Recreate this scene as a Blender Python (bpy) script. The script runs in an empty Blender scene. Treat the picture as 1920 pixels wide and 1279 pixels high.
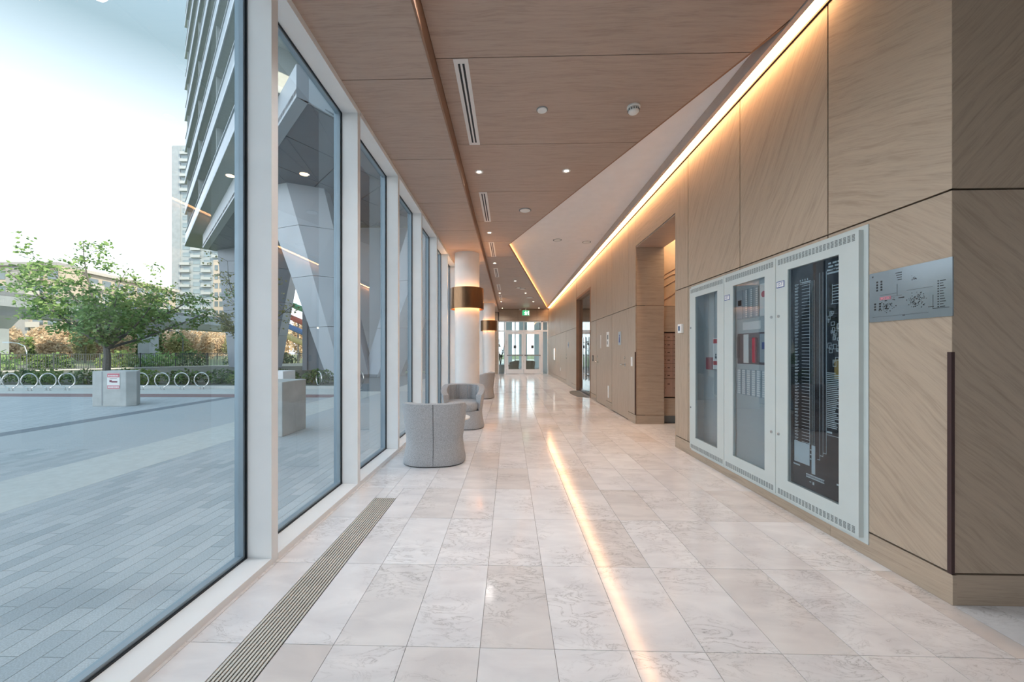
import bpy, bmesh, math, random
from mathutils import Vector, Matrix
R = random.Random(7)
S = bpy.context.scene
COL = S.collection

# ------------------------------------------------------------------ camera
F, YAW, CX, CY, H = 719.0, 0.0261, 937.0, 660.0, 1.218
cam_d = bpy.data.cameras.new('camera'); cam = bpy.data.objects.new('camera', cam_d); COL.objects.link(cam)
cam.location = (0, 0, H); cam.rotation_euler = (math.pi/2, 0, YAW)
cam_d.sensor_width = 36; cam_d.sensor_fit = 'HORIZONTAL'
cam_d.lens = F/1920*36
cam_d.shift_x = (960-CX)/1920; cam_d.shift_y = (CY-639.5)/1920
cam_d.clip_start = .03; cam_d.clip_end = 800
S.camera = cam
RV = Vector((math.cos(YAW), math.sin(YAW), 0)); FV = Vector((-math.sin(YAW), math.cos(YAW), 0))
def lf(lat, fwd, z=0.0):            # metres right / ahead of the viewpoint -> world
    v = RV*lat+FV*fwd; return Vector((v.x, v.y, z))
def ray(px, py): return FV+RV*((px-CX)/F)-Vector((0, 0, 1))*((py-CY)/F)
def onz(px, py, z=0.0):
    d = ray(px, py); return Vector((0, 0, H))+d*((z-H)/d.z)
def onx(px, py, x):
    d = ray(px, py); return Vector((0, 0, H))+d*(x/d.x)
def ony(px, py, y):
    d = ray(px, py); return Vector((0, 0, H))+d*(y/d.y)

# ------------------------------------------------------------------ world, sun, exposure
S.view_settings.view_transform = 'Standard'; S.view_settings.look = 'None'
S.view_settings.gamma = 1; S.view_settings.use_curve_mapping = False
S.view_settings.exposure = 1.22
W = bpy.data.worlds.new('sky'); S.world = W; W.use_nodes = True
nt = W.node_tree; nt.nodes.clear()
tc = nt.nodes.new('ShaderNodeTexCoord'); sx = nt.nodes.new('ShaderNodeSeparateXYZ')
rp = nt.nodes.new('ShaderNodeValToRGB'); bg = nt.nodes.new('ShaderNodeBackground'); ow = nt.nodes.new('ShaderNodeOutputWorld')
nt.links.new(tc.outputs['Generated'], sx.inputs[0]); nt.links.new(sx.outputs['Z'], rp.inputs[0])
e = rp.color_ramp.elements
e[0].position = 0.0; e[0].color = (1.48, 1.56, 1.66, 1)
e[1].position = .95; e[1].color = (.40, .56, .72, 1)
k = e.new(.27); k.color = (.86, .94, 1.03, 1)
k = e.new(.52); k.color = (.215, .292, .33, 1)
bg.inputs[1].default_value = 1.0
nt.links.new(rp.outputs[0], bg.inputs[0]); nt.links.new(bg.outputs[0], ow.inputs[0])
sun_d = bpy.data.lights.new('sun', 'SUN'); sun = bpy.data.objects.new('sun', sun_d); COL.objects.link(sun)
sun_d.energy = 3.2; sun_d.color = (1, .83, .62); sun_d.angle = .02
sun.rotation_euler = Vector((-.80, .60, -.62)).to_track_quat('-Z', 'Y').to_euler()

# ------------------------------------------------------------------ helpers
class MB:
    def __init__(s): s.v = []; s.f = []
    def add(s, vs, fs):
        o = len(s.v); s.v += [tuple(v) for v in vs]; s.f += [tuple(i+o for i in f) for f in fs]; return s
    def box(s, x0, x1, y0, y1, z0, z1):
        x0, x1 = sorted((x0, x1)); y0, y1 = sorted((y0, y1)); z0, z1 = sorted((z0, z1))
        return s.add([(x0,y0,z0),(x1,y0,z0),(x1,y1,z0),(x0,y1,z0),(x0,y0,z1),(x1,y0,z1),(x1,y1,z1),(x0,y1,z1)],
                     [(0,3,2,1),(4,5,6,7),(0,1,5,4),(1,2,6,5),(2,3,7,6),(3,0,4,7)])
    def prism(s, poly, z0, z1):      # poly: list of (x,y) counter-clockwise
        n = len(poly)
        a = sum(poly[i][0]*poly[(i+1) % n][1]-poly[(i+1) % n][0]*poly[i][1] for i in range(n))
        if a < 0: poly = poly[::-1]
        vs = [(p[0], p[1], z0) for p in poly]+[(p[0], p[1], z1) for p in poly]
        return s.add(vs, [tuple(range(n))[::-1], tuple(range(n, 2*n))]+[(i, (i+1) % n, n+(i+1) % n, n+i) for i in range(n)])
    def loft(s, rings, cap=True, closed=True):
        n = len(rings[0]); vs = [p for r in rings for p in r]; fs = []
        for j in range(len(rings)-1):
            for i in range(n if closed else n-1):
                fs.append((j*n+i, j*n+(i+1) % n, (j+1)*n+(i+1) % n, (j+1)*n+i))
        if cap: fs += [tuple(range(n))[::-1], tuple(range((len(rings)-1)*n, len(rings)*n))]
        return s.add(vs, fs)
    def lathe(s, prof, cx=0, cy=0, n=32, cap=True):
        return s.loft([[(cx+r*math.cos(2*math.pi*i/n), cy+r*math.sin(2*math.pi*i/n), z) for i in range(n)] for r, z in prof], cap)
    def cyl(s, c, axis, r, L, n=16):   # along axis 'x','y','z' from c
        rings = []
        for t in (0, L):
            ring = []
            for i in range(n):
                a = 2*math.pi*i/n; u, w = r*math.cos(a), r*math.sin(a)
                ring.append({'z': (c[0]+u, c[1]+w, c[2]+t), 'x': (c[0]+t, c[1]+u, c[2]+w), 'y': (c[0]+w, c[1]+t, c[2]+u)}[axis])
            rings.append(ring)
        return s.loft(rings)
    def tube(s, pts, r, n=6, r1=None):
        pts = [Vector(p) for p in pts]; rings = []; m = len(pts)
        up = Vector((0.31, 0.17, 0.93))
        for i, p in enumerate(pts):
            t = (pts[min(i+1, m-1)]-pts[max(i-1, 0)]).normalized()
            a = t.cross(up)
            if a.length < 1e-3: a = t.cross(Vector((1, 0, 0)))
            a.normalize(); b = t.cross(a)
            rr = r if r1 is None else r+(r1-r)*i/(m-1)
            rings.append([p+a*(rr*math.cos(2*math.pi*k/n))+b*(rr*math.sin(2*math.pi*k/n)) for k in range(n)])
        return s.loft(rings)
    def mesh(s, name, smooth=False):
        me = bpy.data.meshes.new(name); me.from_pydata(s.v, [], s.f); me.update()
        bm = bmesh.new(); bm.from_mesh(me); bmesh.ops.recalc_face_normals(bm, faces=bm.faces); bm.to_mesh(me); bm.free()
        if smooth:
            for p in me.polygons: p.use_smooth = True
        return me
    def build(s, name, mat, parent=None, smooth=False, loc=(0, 0, 0), bevel=0, auto=None):
        me = s.mesh(name, smooth)
        if bevel:
            bm = bmesh.new(); bm.from_mesh(me)
            bmesh.ops.bevel(bm, geom=list(bm.edges), offset=bevel, segments=2, affect='EDGES', profile=.5)
            bm.to_mesh(me); bm.free()
        return link(name, me, mat, parent, loc)
def link(name, me, mat, parent=None, loc=(0, 0, 0)):
    o = bpy.data.objects.new(name, me); COL.objects.link(o); o.location = loc
    if mat is not None and len(me.materials) == 0: me.materials.append(mat)
    if parent is not None: o.parent = parent
    return o
def tag(o, label=None, cat=None, group=None, kind=None):
    if label: o['label'] = label
    if cat: o['category'] = cat
    if group: o['group'] = group
    if kind: o['kind'] = kind
    return o
def thing(name, label, cat, loc=(0, 0, 0), rz=0, group=None, kind=None):
    o = bpy.data.objects.new(name, None); COL.objects.link(o); o.location = loc; o.rotation_euler = (0, 0, rz)
    o.empty_display_size = .1
    return tag(o, label, cat, group, kind)
def dup(o, parent=None, loc=None, rz=None):
    c = o.copy(); COL.objects.link(c)
    if parent is not None: c.parent = parent
    if loc is not None: c.location = loc
    if rz is not None: c.rotation_euler = (0, 0, rz)
    for ch in [q for q in bpy.data.objects if q.parent == o]: dup(ch, c)
    return c
def smooth_by_angle(o, ang=.6):
    me = o.data
    for p in me.polygons: p.use_smooth = True
    bm = bmesh.new(); bm.from_mesh(me)
    for ed in bm.edges:
        if len(ed.link_faces) == 2 and ed.calc_face_angle(0) > ang: ed.smooth = False
    bm.to_mesh(me); bm.free(); return o
def text_mesh(body, size, align='CENTER'):
    cu = bpy.data.curves.new('lettering', 'FONT'); cu.body = body; cu.size = size; cu.align_x = align; cu.align_y = 'CENTER'
    cu.resolution_u = 2; cu.extrude = .0004
    o = bpy.data.objects.new('lettering', cu); COL.objects.link(o)
    dg = bpy.context.evaluated_depsgraph_get(); me = bpy.data.meshes.new_from_object(o.evaluated_get(dg))
    bpy.data.objects.remove(o); bpy.data.curves.remove(cu); return me
WALLROT = Matrix(((0, 0, -1), (-1, 0, 0), (0, 1, 0))).to_euler()      # text readable on a wall that faces -x
def lettering(body, size, loc, mat, parent, rot=WALLROT, align='CENTER', name='lettering'):
    me = text_mesh(body, size, align); me.materials.clear(); o = link(name, me, mat, parent, loc); o.rotation_euler = rot; return o

# ------------------------------------------------------------------ materials
def nodes(name):
    m = bpy.data.materials.new(name); m.use_nodes = True
    return m, m.node_tree, m.node_tree.nodes['Principled BSDF']
def N(t, typ, **kw):
    n = t.nodes.new(typ)
    for k_, v in kw.items(): setattr(n, k_, v)
    return n
def ramp(t, stops):
    r = N(t, 'ShaderNodeValToRGB'); el = r.color_ramp.elements
    el[0].position, el[0].color = stops[0][0], (*stops[0][1], 1); el[1].position, el[1].color = stops[-1][0], (*stops[-1][1], 1)
    for p, c in stops[1:-1]: q = el.new(p); q.color = (*c, 1)
    return r
def plain(name, col, rough=.5, metal=0, var=.06, scale=6, bump=0, spec=.5, coat=0):
    m, t, b = nodes(name)
    b.inputs['Roughness'].default_value = rough; b.inputs['Metallic'].default_value = metal
    b.inputs['Specular IOR Level'].default_value = spec
    if coat: b.inputs['Coat Weight'].default_value = coat; b.inputs['Coat Roughness'].default_value = .03
    c = N(t, 'ShaderNodeTexCoord'); n = N(t, 'ShaderNodeTexNoise'); n.inputs['Scale'].default_value = scale; n.inputs['Detail'].default_value = 5
    t.links.new(c.outputs['Object'], n.inputs['Vector'])
    r = ramp(t, [(.3, tuple(x*(1-var) for x in col)), (.7, tuple(min(1, x*(1+var)) for x in col))])
    t.links.new(n.outputs['Fac'], r.inputs[0]); t.links.new(r.outputs[0], b.inputs['Base Color'])
    if bump:
        bp = N(t, 'ShaderNodeBump'); bp.inputs['Strength'].default_value = bump; bp.inputs['Distance'].default_value = .01
        t.links.new(n.outputs['Fac'], bp.inputs['Height']); t.links.new(bp.outputs[0], b.inputs['Normal'])
    return m
def emit(name, col, strength):
    m, t, b = nodes(name)
    b.inputs['Base Color'].default_value = (*col, 1); b.inputs['Emission Color'].default_value = (*col, 1)
    b.inputs['Emission Strength'].default_value = strength; b.inputs['Roughness'].default_value = .6
    return m
def wood(name, light, dark, plane='yz', rot=0.0, rough=.42, fine=1.0):
    m, t, b = nodes(name)
    b.inputs['Roughness'].default_value = rough
    c = N(t, 'ShaderNodeTexCoord'); s = N(t, 'ShaderNodeSeparateXYZ'); cb = N(t, 'ShaderNodeCombineXYZ'); oi = N(t, 'ShaderNodeObjectInfo')
    t.links.new(c.outputs['Object'], s.inputs[0])
    a, d = {'yz': ('Y', 'Z'), 'xy': ('X', 'Y'), 'xz': ('X', 'Z')}[plane]
    t.links.new(s.outputs[a], cb.inputs[0]); t.links.new(s.outputs[d], cb.inputs[1])
    mu = N(t, 'ShaderNodeMath', operation='MULTIPLY'); mu.inputs[1].default_value = 37.0
    t.links.new(oi.outputs['Random'], mu.inputs[0]); t.links.new(mu.outputs[0], cb.inputs[2])
    mp = N(t, 'ShaderNodeMapping'); mp.inputs['Rotation'].default_value = (0, 0, rot); mp.inputs['Scale'].default_value = (1, 1, 1)
    t.links.new(cb.outputs[0], mp.inputs['Vector'])
    # slow waviness of the grain
    w = N(t, 'ShaderNodeTexNoise'); w.inputs['Scale'].default_value = 1.6; w.inputs['Detail'].default_value = 2
    t.links.new(mp.outputs[0], w.inputs['Vector'])
    ws = N(t, 'ShaderNodeMath', operation='MULTIPLY_ADD'); ws.inputs[1].default_value = .10; ws.inputs[2].default_value = -.05
    t.links.new(w.outputs['Fac'], ws.inputs[0])
    sp = N(t, 'ShaderNodeSeparateXYZ'); t.links.new(mp.outputs[0], sp.inputs[0])
    ad = N(t, 'ShaderNodeMath', operation='ADD'); t.links.new(sp.outputs['Y'], ad.inputs[0]); t.links.new(ws.outputs[0], ad.inputs[1])
    def streak(sx_, sy_, det):
        c2 = N(t, 'ShaderNodeCombineXYZ'); m1 = N(t, 'ShaderNodeMath', operation='MULTIPLY'); m2 = N(t, 'ShaderNodeMath', operation='MULTIPLY')
        m1.inputs[1].default_value = sx_; m2.inputs[1].default_value = sy_
        t.links.new(sp.outputs['X'], m1.inputs[0]); t.links.new(ad.outputs[0], m2.inputs[0])
        t.links.new(m1.outputs[0], c2.inputs[0]); t.links.new(m2.outputs[0], c2.inputs[1]); t.links.new(sp.outputs['Z'], c2.inputs[2])
        n = N(t, 'ShaderNodeTexNoise'); n.inputs['Scale'].default_value = 1; n.inputs['Detail'].default_value = det; n.inputs['Roughness'].default_value = .6
        n.inputs['Distortion'].default_value = .5
        t.links.new(c2.outputs[0], n.inputs['Vector']); return n
    n1 = streak(2.2*fine, 34*fine, 5); n2 = streak(9*fine, 170*fine, 3)
    mix = N(t, 'ShaderNodeMath', operation='MULTIPLY_ADD'); mix.inputs[1].default_value = .6
    m3 = N(t, 'ShaderNodeMath', operation='MULTIPLY'); m3.inputs[1].default_value = .4
    t.links.new(n2.outputs['Fac'], m3.inputs[0]); t.links.new(n1.outputs['Fac'], mix.inputs[0]); t.links.new(m3.outputs[0], mix.inputs[2])
    mid = tuple((p+q)/2 for p, q in zip(light, dark))
    hi = tuple(min(1, p*1.14) for p in light)
    r = ramp(t, [(.28, dark), (.40, mid), (.50, light), (.74, hi)])
    t.links.new(mix.outputs[0], r.inputs[0]); t.links.new(r.outputs[0], b.inputs['Base Color'])
    bp = N(t, 'ShaderNodeBump'); bp.inputs['Strength'].default_value = .25; bp.inputs['Distance'].default_value = .003
    t.links.new(mix.outputs[0], bp.inputs['Height']); t.links.new(bp.outputs[0], b.inputs['Normal'])
    return m
def marble(name):
    m, t, b = nodes(name)
    c = N(t, 'ShaderNodeTexCoord'); oi = N(t, 'ShaderNodeObjectInfo'); ad = N(t, 'ShaderNodeVectorMath', operation='ADD')
    cb = N(t, 'ShaderNodeCombineXYZ'); mu = N(t, 'ShaderNodeMath', operation='MULTIPLY'); mu.inputs[1].default_value = 61
    t.links.new(oi.outputs['Random'], mu.inputs[0])
    for i in range(3): t.links.new(mu.outputs[0], cb.inputs[i])
    t.links.new(c.outputs['Object'], ad.inputs[0]); t.links.new(cb.outputs[0], ad.inputs[1])
    mp = N(t, 'ShaderNodeMapping'); mp.inputs['Rotation'].default_value = (0, 0, .7); mp.inputs['Scale'].default_value = (1.0, 2.4, 1)
    t.links.new(ad.outputs[0], mp.inputs['Vector'])
    n = N(t, 'ShaderNodeTexNoise'); n.inputs['Scale'].default_value = 5; n.inputs['Detail'].default_value = 8; n.inputs['Distortion'].default_value = 1.6
    n.inputs['Roughness'].default_value = .62
    t.links.new(mp.outputs[0], n.inputs['Vector'])
    vein = ramp(t, [(.44, (1, 1, 1)), (.490, (.90, .895, .89)), (.50, (.48, .48, .48)), (.510, (.90, .895, .89)), (.56, (1, 1, 1))])
    t.links.new(n.outputs['Fac'], vein.inputs[0])
    n2 = N(t, 'ShaderNodeTexNoise'); n2.inputs['Scale'].default_value = 2.2; n2.inputs['Detail'].default_value = 3
    t.links.new(ad.outputs[0], n2.inputs['Vector'])
    msk = ramp(t, [(.45, (0, 0, 0)), (.62, (1, 1, 1))]); t.links.new(n2.outputs['Fac'], msk.inputs[0])
    mxv = N(t, 'ShaderNodeMix', data_type='RGBA'); mxv.inputs[6].default_value = (1, 1, 1, 1)
    t.links.new(msk.outputs[0], mxv.inputs[0]); t.links.new(vein.outputs[0], mxv.inputs[7])
    base = ramp(t, [(.0, (.74, .71, .695)), (.2, (.81, .805, .81)), (.7, (.84, .845, .865)), (1.0, (.88, .89, .91))])
    t.links.new(oi.outputs['Random'], base.inputs[0])
    n3 = N(t, 'ShaderNodeTexNoise'); n3.inputs['Scale'].default_value = 3.2; n3.inputs['Detail'].default_value = 6; n3.inputs['Distortion'].default_value = .8
    t.links.new(mp.outputs[0], n3.inputs['Vector'])
    cl = ramp(t, [(.3, (.86, .86, .87)), (.65, (1, 1, 1))]); t.links.new(n3.outputs['Fac'], cl.inputs[0])
    a = N(t, 'ShaderNodeMix', data_type='RGBA', blend_type='MULTIPLY'); a.inputs[0].default_value = 1
    t.links.new(base.outputs[0], a.inputs[6]); t.links.new(mxv.outputs[2], a.inputs[7])
    a2 = N(t, 'ShaderNodeMix', data_type='RGBA', blend_type='MULTIPLY'); a2.inputs[0].default_value = 1
    t.links.new(a.outputs[2], a2.inputs[6]); t.links.new(cl.outputs[0], a2.inputs[7])
    t.links.new(a2.outputs[2], b.inputs['Base Color'])
    b.inputs['Roughness'].default_value = .115; b.inputs['Specular IOR Level'].default_value = .5
    return m
def glass(name, tint=(.93, .97, .97), ior=1.5, gain=1.7, rough=0.0):
    m = bpy.data.materials.new(name); m.use_nodes = True; t = m.node_tree; t.nodes.clear()
    o = N(t, 'ShaderNodeOutputMaterial'); mx = N(t, 'ShaderNodeMixShader'); tr = N(t, 'ShaderNodeBsdfTransparent'); gl = N(t, 'ShaderNodeBsdfGlossy')
    # Schlick reflectance, the same from both sides of the pane
    ge = N(t, 'ShaderNodeNewGeometry'); dt = N(t, 'ShaderNodeVectorMath', operation='DOT_PRODUCT'); ab = N(t, 'ShaderNodeMath', operation='ABSOLUTE')
    om = N(t, 'ShaderNodeMath', operation='SUBTRACT'); om.inputs[0].default_value = 1; pw_ = N(t, 'ShaderNodeMath', operation='POWER'); pw_.inputs[1].default_value = 5
    f0 = ((ior-1)/(ior+1))**2; ma = N(t, 'ShaderNodeMath', operation='MULTIPLY_ADD'); ma.inputs[1].default_value = 1-f0; ma.inputs[2].default_value = f0
    t.links.new(ge.outputs['Incoming'], dt.inputs[0]); t.links.new(ge.outputs['Normal'], dt.inputs[1]); t.links.new(dt.outputs['Value'], ab.inputs[0])
    t.links.new(ab.outputs[0], om.inputs[1]); t.links.new(om.outputs[0], pw_.inputs[0]); t.links.new(pw_.outputs[0], ma.inputs[0])
    fr = ma
    mu = N(t, 'ShaderNodeMath', operation='MULTIPLY', use_clamp=True); mu.inputs[1].default_value = gain
    tr.inputs[0].default_value = (*tint, 1); gl.inputs['Roughness'].default_value = rough
    t.links.new(fr.outputs[0], mu.inputs[0]); t.links.new(mu.outputs[0], mx.inputs[0])
    t.links.new(tr.outputs[0], mx.inputs[1]); t.links.new(gl.outputs[0], mx.inputs[2]); t.links.new(mx.outputs[0], o.inputs[0])
    return m
def brushed(name, col, rough=.3):
    m, t, b = nodes(name); b.inputs['Metallic'].default_value = 1; b.inputs['Roughness'].default_value = rough
    c = N(t, 'ShaderNodeTexCoord'); mp = N(t, 'ShaderNodeMapping'); mp.inputs['Scale'].default_value = (60, 60, 2)
    n = N(t, 'ShaderNodeTexNoise'); n.inputs['Scale'].default_value = 4
    t.links.new(c.outputs['Object'], mp.inputs[0]); t.links.new(mp.outputs[0], n.inputs['Vector'])
    r = ramp(t, [(.3, tuple(x*.85 for x in col)), (.7, tuple(min(1, x*1.1) for x in col))]); t.links.new(n.outputs['Fac'], r.inputs[0])
    t.links.new(r.outputs[0], b.inputs['Base Color'])
    return m
def leafmat(name, c0, c1, trans=.35):
    m = bpy.data.materials.new(name); m.use_nodes = True; t = m.node_tree; b = t.nodes['Principled BSDF']
    g = N(t, 'ShaderNodeNewGeometry'); r = ramp(t, [(0, c0), (1, c1)]); t.links.new(g.outputs['Random Per Island'], r.inputs[0])
    t.links.new(r.outputs[0], b.inputs['Base Color']); b.inputs['Roughness'].default_value = .7
    tl = N(t, 'ShaderNodeBsdfTranslucent'); t.links.new(r.outputs[0], tl.inputs[0])
    mx = N(t, 'ShaderNodeMixShader'); mx.inputs[0].default_value = trans
    o = t.nodes['Material Output']
    t.links.new(b.outputs[0], mx.inputs[1]); t.links.new(tl.outputs[0], mx.inputs[2]); t.links.new(mx.outputs[0], o.inputs[0])
    return m
WL, WD = (.42, .33, .248), (.31, .235, .17)
M = {}
M['wood_ceiling'] = wood('wood_ceiling', (.45, .335, .27), (.34, .24, .185), 'xy', 0)
M['wood_up'] = wood('wood_up', WL, WD, 'yz', math.radians(58))
M['wood_up2'] = wood('wood_up2', WL, WD, 'yz', math.radians(-20))
M['wood_dn'] = wood('wood_dn', WL, WD, 'yz', math.radians(-40))
M['wood_dn2'] = wood('wood_dn2', WL, WD, 'yz', math.radians(40))
M['wood_h'] = wood('wood_h', WL, WD, 'yz', 0)
M['wood_v'] = wood('wood_v', WL, WD, 'yz', math.pi/2)
M['wood_front_a'] = wood('wood_front_a', WL, WD, 'xz', math.radians(-48))
M['wood_front_b'] = wood('wood_front_b', WL, WD, 'xz', math.radians(42))
M['wood_front_h'] = wood('wood_front_h', WL, WD, 'xz', 0)
M['reveal'] = plain('dark_reveal', (.045, .022, .016), .6)
M['bronze_trim'] = plain('bronze_trim', (.06, .03, .028), .45, .3)
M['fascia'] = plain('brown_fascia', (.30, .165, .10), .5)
M['white_paint'] = plain('white_paint', (.90, .875, .87), .75, var=.02)
M['white_col'] = plain('white_column_paint', (.88, .875, .87), .55, var=.02)
M['frame'] = plain('white_frame_paint', (.85, .86, .86), .38, var=.02)
M['gasket'] = plain('black_gasket', (.012, .02, .028), .5)
M['alu'] = plain('grey_aluminium', (.30, .38, .44), .4, .3)
M['grout'] = plain('grey_grout', (.33, .31, .30), .9)
M['marble'] = marble('white_marble')
M['glass'] = glass('window_glass', (.93, .975, .99))
M['glass_door'] = glass('door_glass', (.90, .95, .95), gain=1.5)
M['glass_cab'] = glass('cabinet_glass', (.80, .84, .86), gain=1.3)
M['led'] = emit('warm_led', (1, .55, .25), 11)
M['led2'] = emit('warm_led_edge', (1, .48, .14), 1.6)
M['lens'] = emit('downlight_lens', (1, .80, .58), 9)
M['lampglow'] = emit('column_lamp_led', (1, .62, .30), 20)
M['vent_white'] = plain('vent_white', (.80, .77, .75), .5, var=.02)
M['black'] = plain('black', (.01, .01, .012), .5)
M['grille'] = plain('grille_metal', (.70, .68, .62), .4, .15)
M['bronze'] = brushed('brushed_bronze', (.26, .15, .085), .30)
M['fabric'] = plain('grey_wool', (.46, .475, .495), .95, var=.30, scale=160, bump=.5, spec=.1)
M['seam'] = plain('dark_seam', (.10, .10, .105), .9)
M['cab'] = plain('grey_green_enamel', (.53, .585, .575), .38, var=.02)
M['cab_in'] = plain('cabinet_inside', (.50, .53, .53), .5, var=.03)
M['slot'] = plain('slot_grey', (.17, .19, .19), .6)
M['steel'] = plain('steel', (.55, .57, .58), .25, 1)
M['plate'] = plain('satin_plate', (.25, .295, .325), .14, .35, var=.04)
M['module'] = plain('module_grey', (.40, .45, .48), .4, var=.05)
M['red'] = plain('red', (.55, .03, .04), .4)
M['dark_red'] = plain('dark_red', (.26, .02, .04), .4)
M['maroon_plate'] = plain('maroon_plate', (.13, .085, .09), .5)
M['pink'] = plain('pink_red', (.62, .17, .22), .5)
M['white'] = plain('white_plastic', (.82, .82, .80), .4, var=.02)
M['ink'] = plain('black_ink', (.02, .022, .025), .5)
M['navy'] = plain('navy_ink', (.05, .09, .30), .5)
M['graphic'] = plain('black_graphic', (.012, .014, .022), .12)
M['line'] = plain('white_print', (.62, .70, .74), .5)
M['green'] = emit('exit_green', (.03, .30, .12), .8)
M['exitwhite'] = emit('exit_white', (.85, .95, .88), 1.0)
M['chrome'] = plain('chrome', (.72, .72, .70), .2, 1)
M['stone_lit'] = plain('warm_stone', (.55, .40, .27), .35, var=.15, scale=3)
M['mail'] = plain('mailbox_bronze', (.42, .30, .245), .4, .3)
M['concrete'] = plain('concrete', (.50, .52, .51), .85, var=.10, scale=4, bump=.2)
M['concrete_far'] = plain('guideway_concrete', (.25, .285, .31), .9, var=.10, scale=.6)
M['paver_band'] = plain('cream_paving', (.60, .61, .585), .8, var=.06, scale=12)
M['paver_dark'] = plain('dark_paving', (.22, .25, .28), .8, var=.1, scale=12)
M['paver_red'] = plain('red_paving', (.30, .20, .20), .85, var=.1, scale=8)
M['plaza_base'] = plain('joint_sand', (.20, .23, .25), .95)

GZ = -.13
# ------------------------------------------------------------------ floor
YA, YO0, YO1 = 1.90, 4.985, 6.54           # outer corner, alcove opening
XG, XM, XW = -1.50, -1.36, 2.126          # glass line, inner mullion face, right wall face
X0, Y0, TW, TL = .1826, 1.5756, .305, .61
fl = MB().box(XG-.12, 7.0, -7.2, 28, -.30, -.006).build('floor', M['grout'])
tag(fl, 'white marble tiled lobby floor with thin grey joints', 'floor', kind='structure')
tile = MB().box(-TW/2+.0012, TW/2-.0012, -TL/2+.0012, TL/2-.0012, -.006, 0).mesh('tile'); tile.materials.append(M['marble'])
cells = []
GX0, GX1, GY1 = -1.125, -.945, 3.17        # floor grille slot
for j in range(-14, 44):
    for i in range(-6, 23):
        xa = X0+i*TW; ya = Y0+j*TL
        if xa < XM-.3 or xa > 6.9 or ya > 27.5: continue
        if xa > XW and ya > YA and not (4.3 < ya < 6.6 and xa < 4.4): continue
        cells.append((ya, xa))
vis = [c for c in cells if c[0] > .25 and (c[1] < XW or c[0] < 1.9) and c[1] < 3.2]
vis.sort(key=lambda c: c[0]+.02*abs(c[1])); near = set(vis[:290])
rest = MB()
for ya, xa in cells:
    xb, yb = xa+TW, ya+TL
    xa2 = max(xa, XM-.02)
    pieces = [(xa2, xb, ya, yb)]
    if xb > XW and yb > YA:                       # trim to the wall line and the corner
        pieces = []
        if xa < XW-.01: pieces.append((xa, XW, ya, yb))
        if ya < YA-.01: pieces.append((max(xa, XW), xb, ya, YA))
        if ya > 4.3 and ya < 6.6 and xa < 4.4: pieces.append((max(xa, XW), xb, max(ya, YO0), min(yb, YO1+.06)))
        pieces = [p for p in pieces if p[1]-p[0] > .004 and p[3]-p[2] > .004]
    if xa < GX1 and xb > GX0 and ya < GY1:       # cut the tile round the floor grille
        pieces = []
        if xa2 < GX0: pieces.append((xa2, GX0, ya, yb))
        if xb > GX1: pieces.append((GX1, xb, ya, yb))
        if yb > GY1: pieces.append((max(xa2, GX0), min(xb, GX1), GY1, yb))
    full = pieces == [(xa, xb, ya, yb)]
    if (ya, xa) in near:
        if full: link('tile', tile, None, fl, (xa+TW/2, ya+TL/2, 0))
        else:
            for p in pieces:
                cx, cy = (p[0]+p[1])/2, (p[2]+p[3])/2
                MB().box(p[0]+.0012-cx, p[1]-.0012-cx, p[2]+.0012-cy, p[3]-.0012-cy, -.006, 0).build('tile', M['marble'], fl, loc=(cx, cy, 0))
    else:
        for p in pieces: rest.box(p[0]+.0012, p[1]-.0012, p[2]+.0012, p[3]-.0012, -.006, 0)
tag(rest.build('far_tiles', M['marble'], fl), kind='stuff')

# floor grille: slats run along the glazing
g = thing('floor_grille', 'long linear metal floor grille set in the marble beside the glazing', 'grille', (0, 0, 0))
MB().box(GX0+.001, GX1-.001, -7, GY1-.001, -.0055, -.0035).build('pan', M['black'], g)
n = 11; pw = (GX1-GX0-.004)/n
sl = MB().box(-.0045, .0045, -(GY1+6.99)/2, (GY1+6.99)/2, -.0035, .001).mesh('slat'); sl.materials.append(M['grille'])
for i in range(n): link('slat', sl, None, g, (GX0+.002+pw*(i+.5), (GY1-6.99)/2, 0))

# ------------------------------------------------------------------ ceiling
ZL, ZC, ZW = 3.41, 3.57, 3.68
XS = -.598
ce = MB().box(XM-.3, 7.0, -7.2, 28, 3.80, 4.15).build('ceiling', M['reveal'])
tag(ce, 'wood panelled lobby ceiling with a recessed white triangular soffit', 'ceiling', kind='structure')
joints = [3.06+1.283*k for k in range(-8, 15)]
YE = 21.2
A_, B_, C_ = (2.0, 2.75), (-.035, 8.42), (2.0, 20.75)     # recess corners
def xb(y):
    if y <= A_[1] or y >= C_[1]: return 1.985
    if y <= B_[1]: return A_[0]+(B_[0]-A_[0])*(y-A_[1])/(B_[1]-A_[1])
    return B_[0]+(C_[0]-B_[0])*(y-B_[1])/(C_[1]-B_[1])
for a, b in zip(joints[:-1], joints[1:]):
    a1, b1 = a+.004, min(b-.004, YE+.02)
    if a1 > YE: break
    MB().box(XM-.15, XS-.018, a1, b1, ZL, ZL+.02).build('panel', M['wood_ceiling'], ce)
    ys = sorted({a1, b1, *[y for y in (A_[1], B_[1], C_[1]) if a1 < y < b1]})
    right = [(xb(y), y) for y in ys]
    if a1 < A_[1]-.01 < b1: pass
    wide = 6.9 if b1 < 1.95 else None
    if wide: right = [(wide, a1), (wide, b1)]
    MB().prism([(XS+.004, b1), (XS+.004, a1)]+right, ZC, ZC+.02).build('panel', M['wood_ceiling'], ce)
MB().box(XS-.016, XS, joints[0], YE, ZL-.004, ZC+.03).build('fascia', M['fascia'], ce)
MB().box(XM-.3, 7.0, joints[0], YE, 3.74, 3.76).build('plenum_board', M['reveal'], ce)
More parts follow.
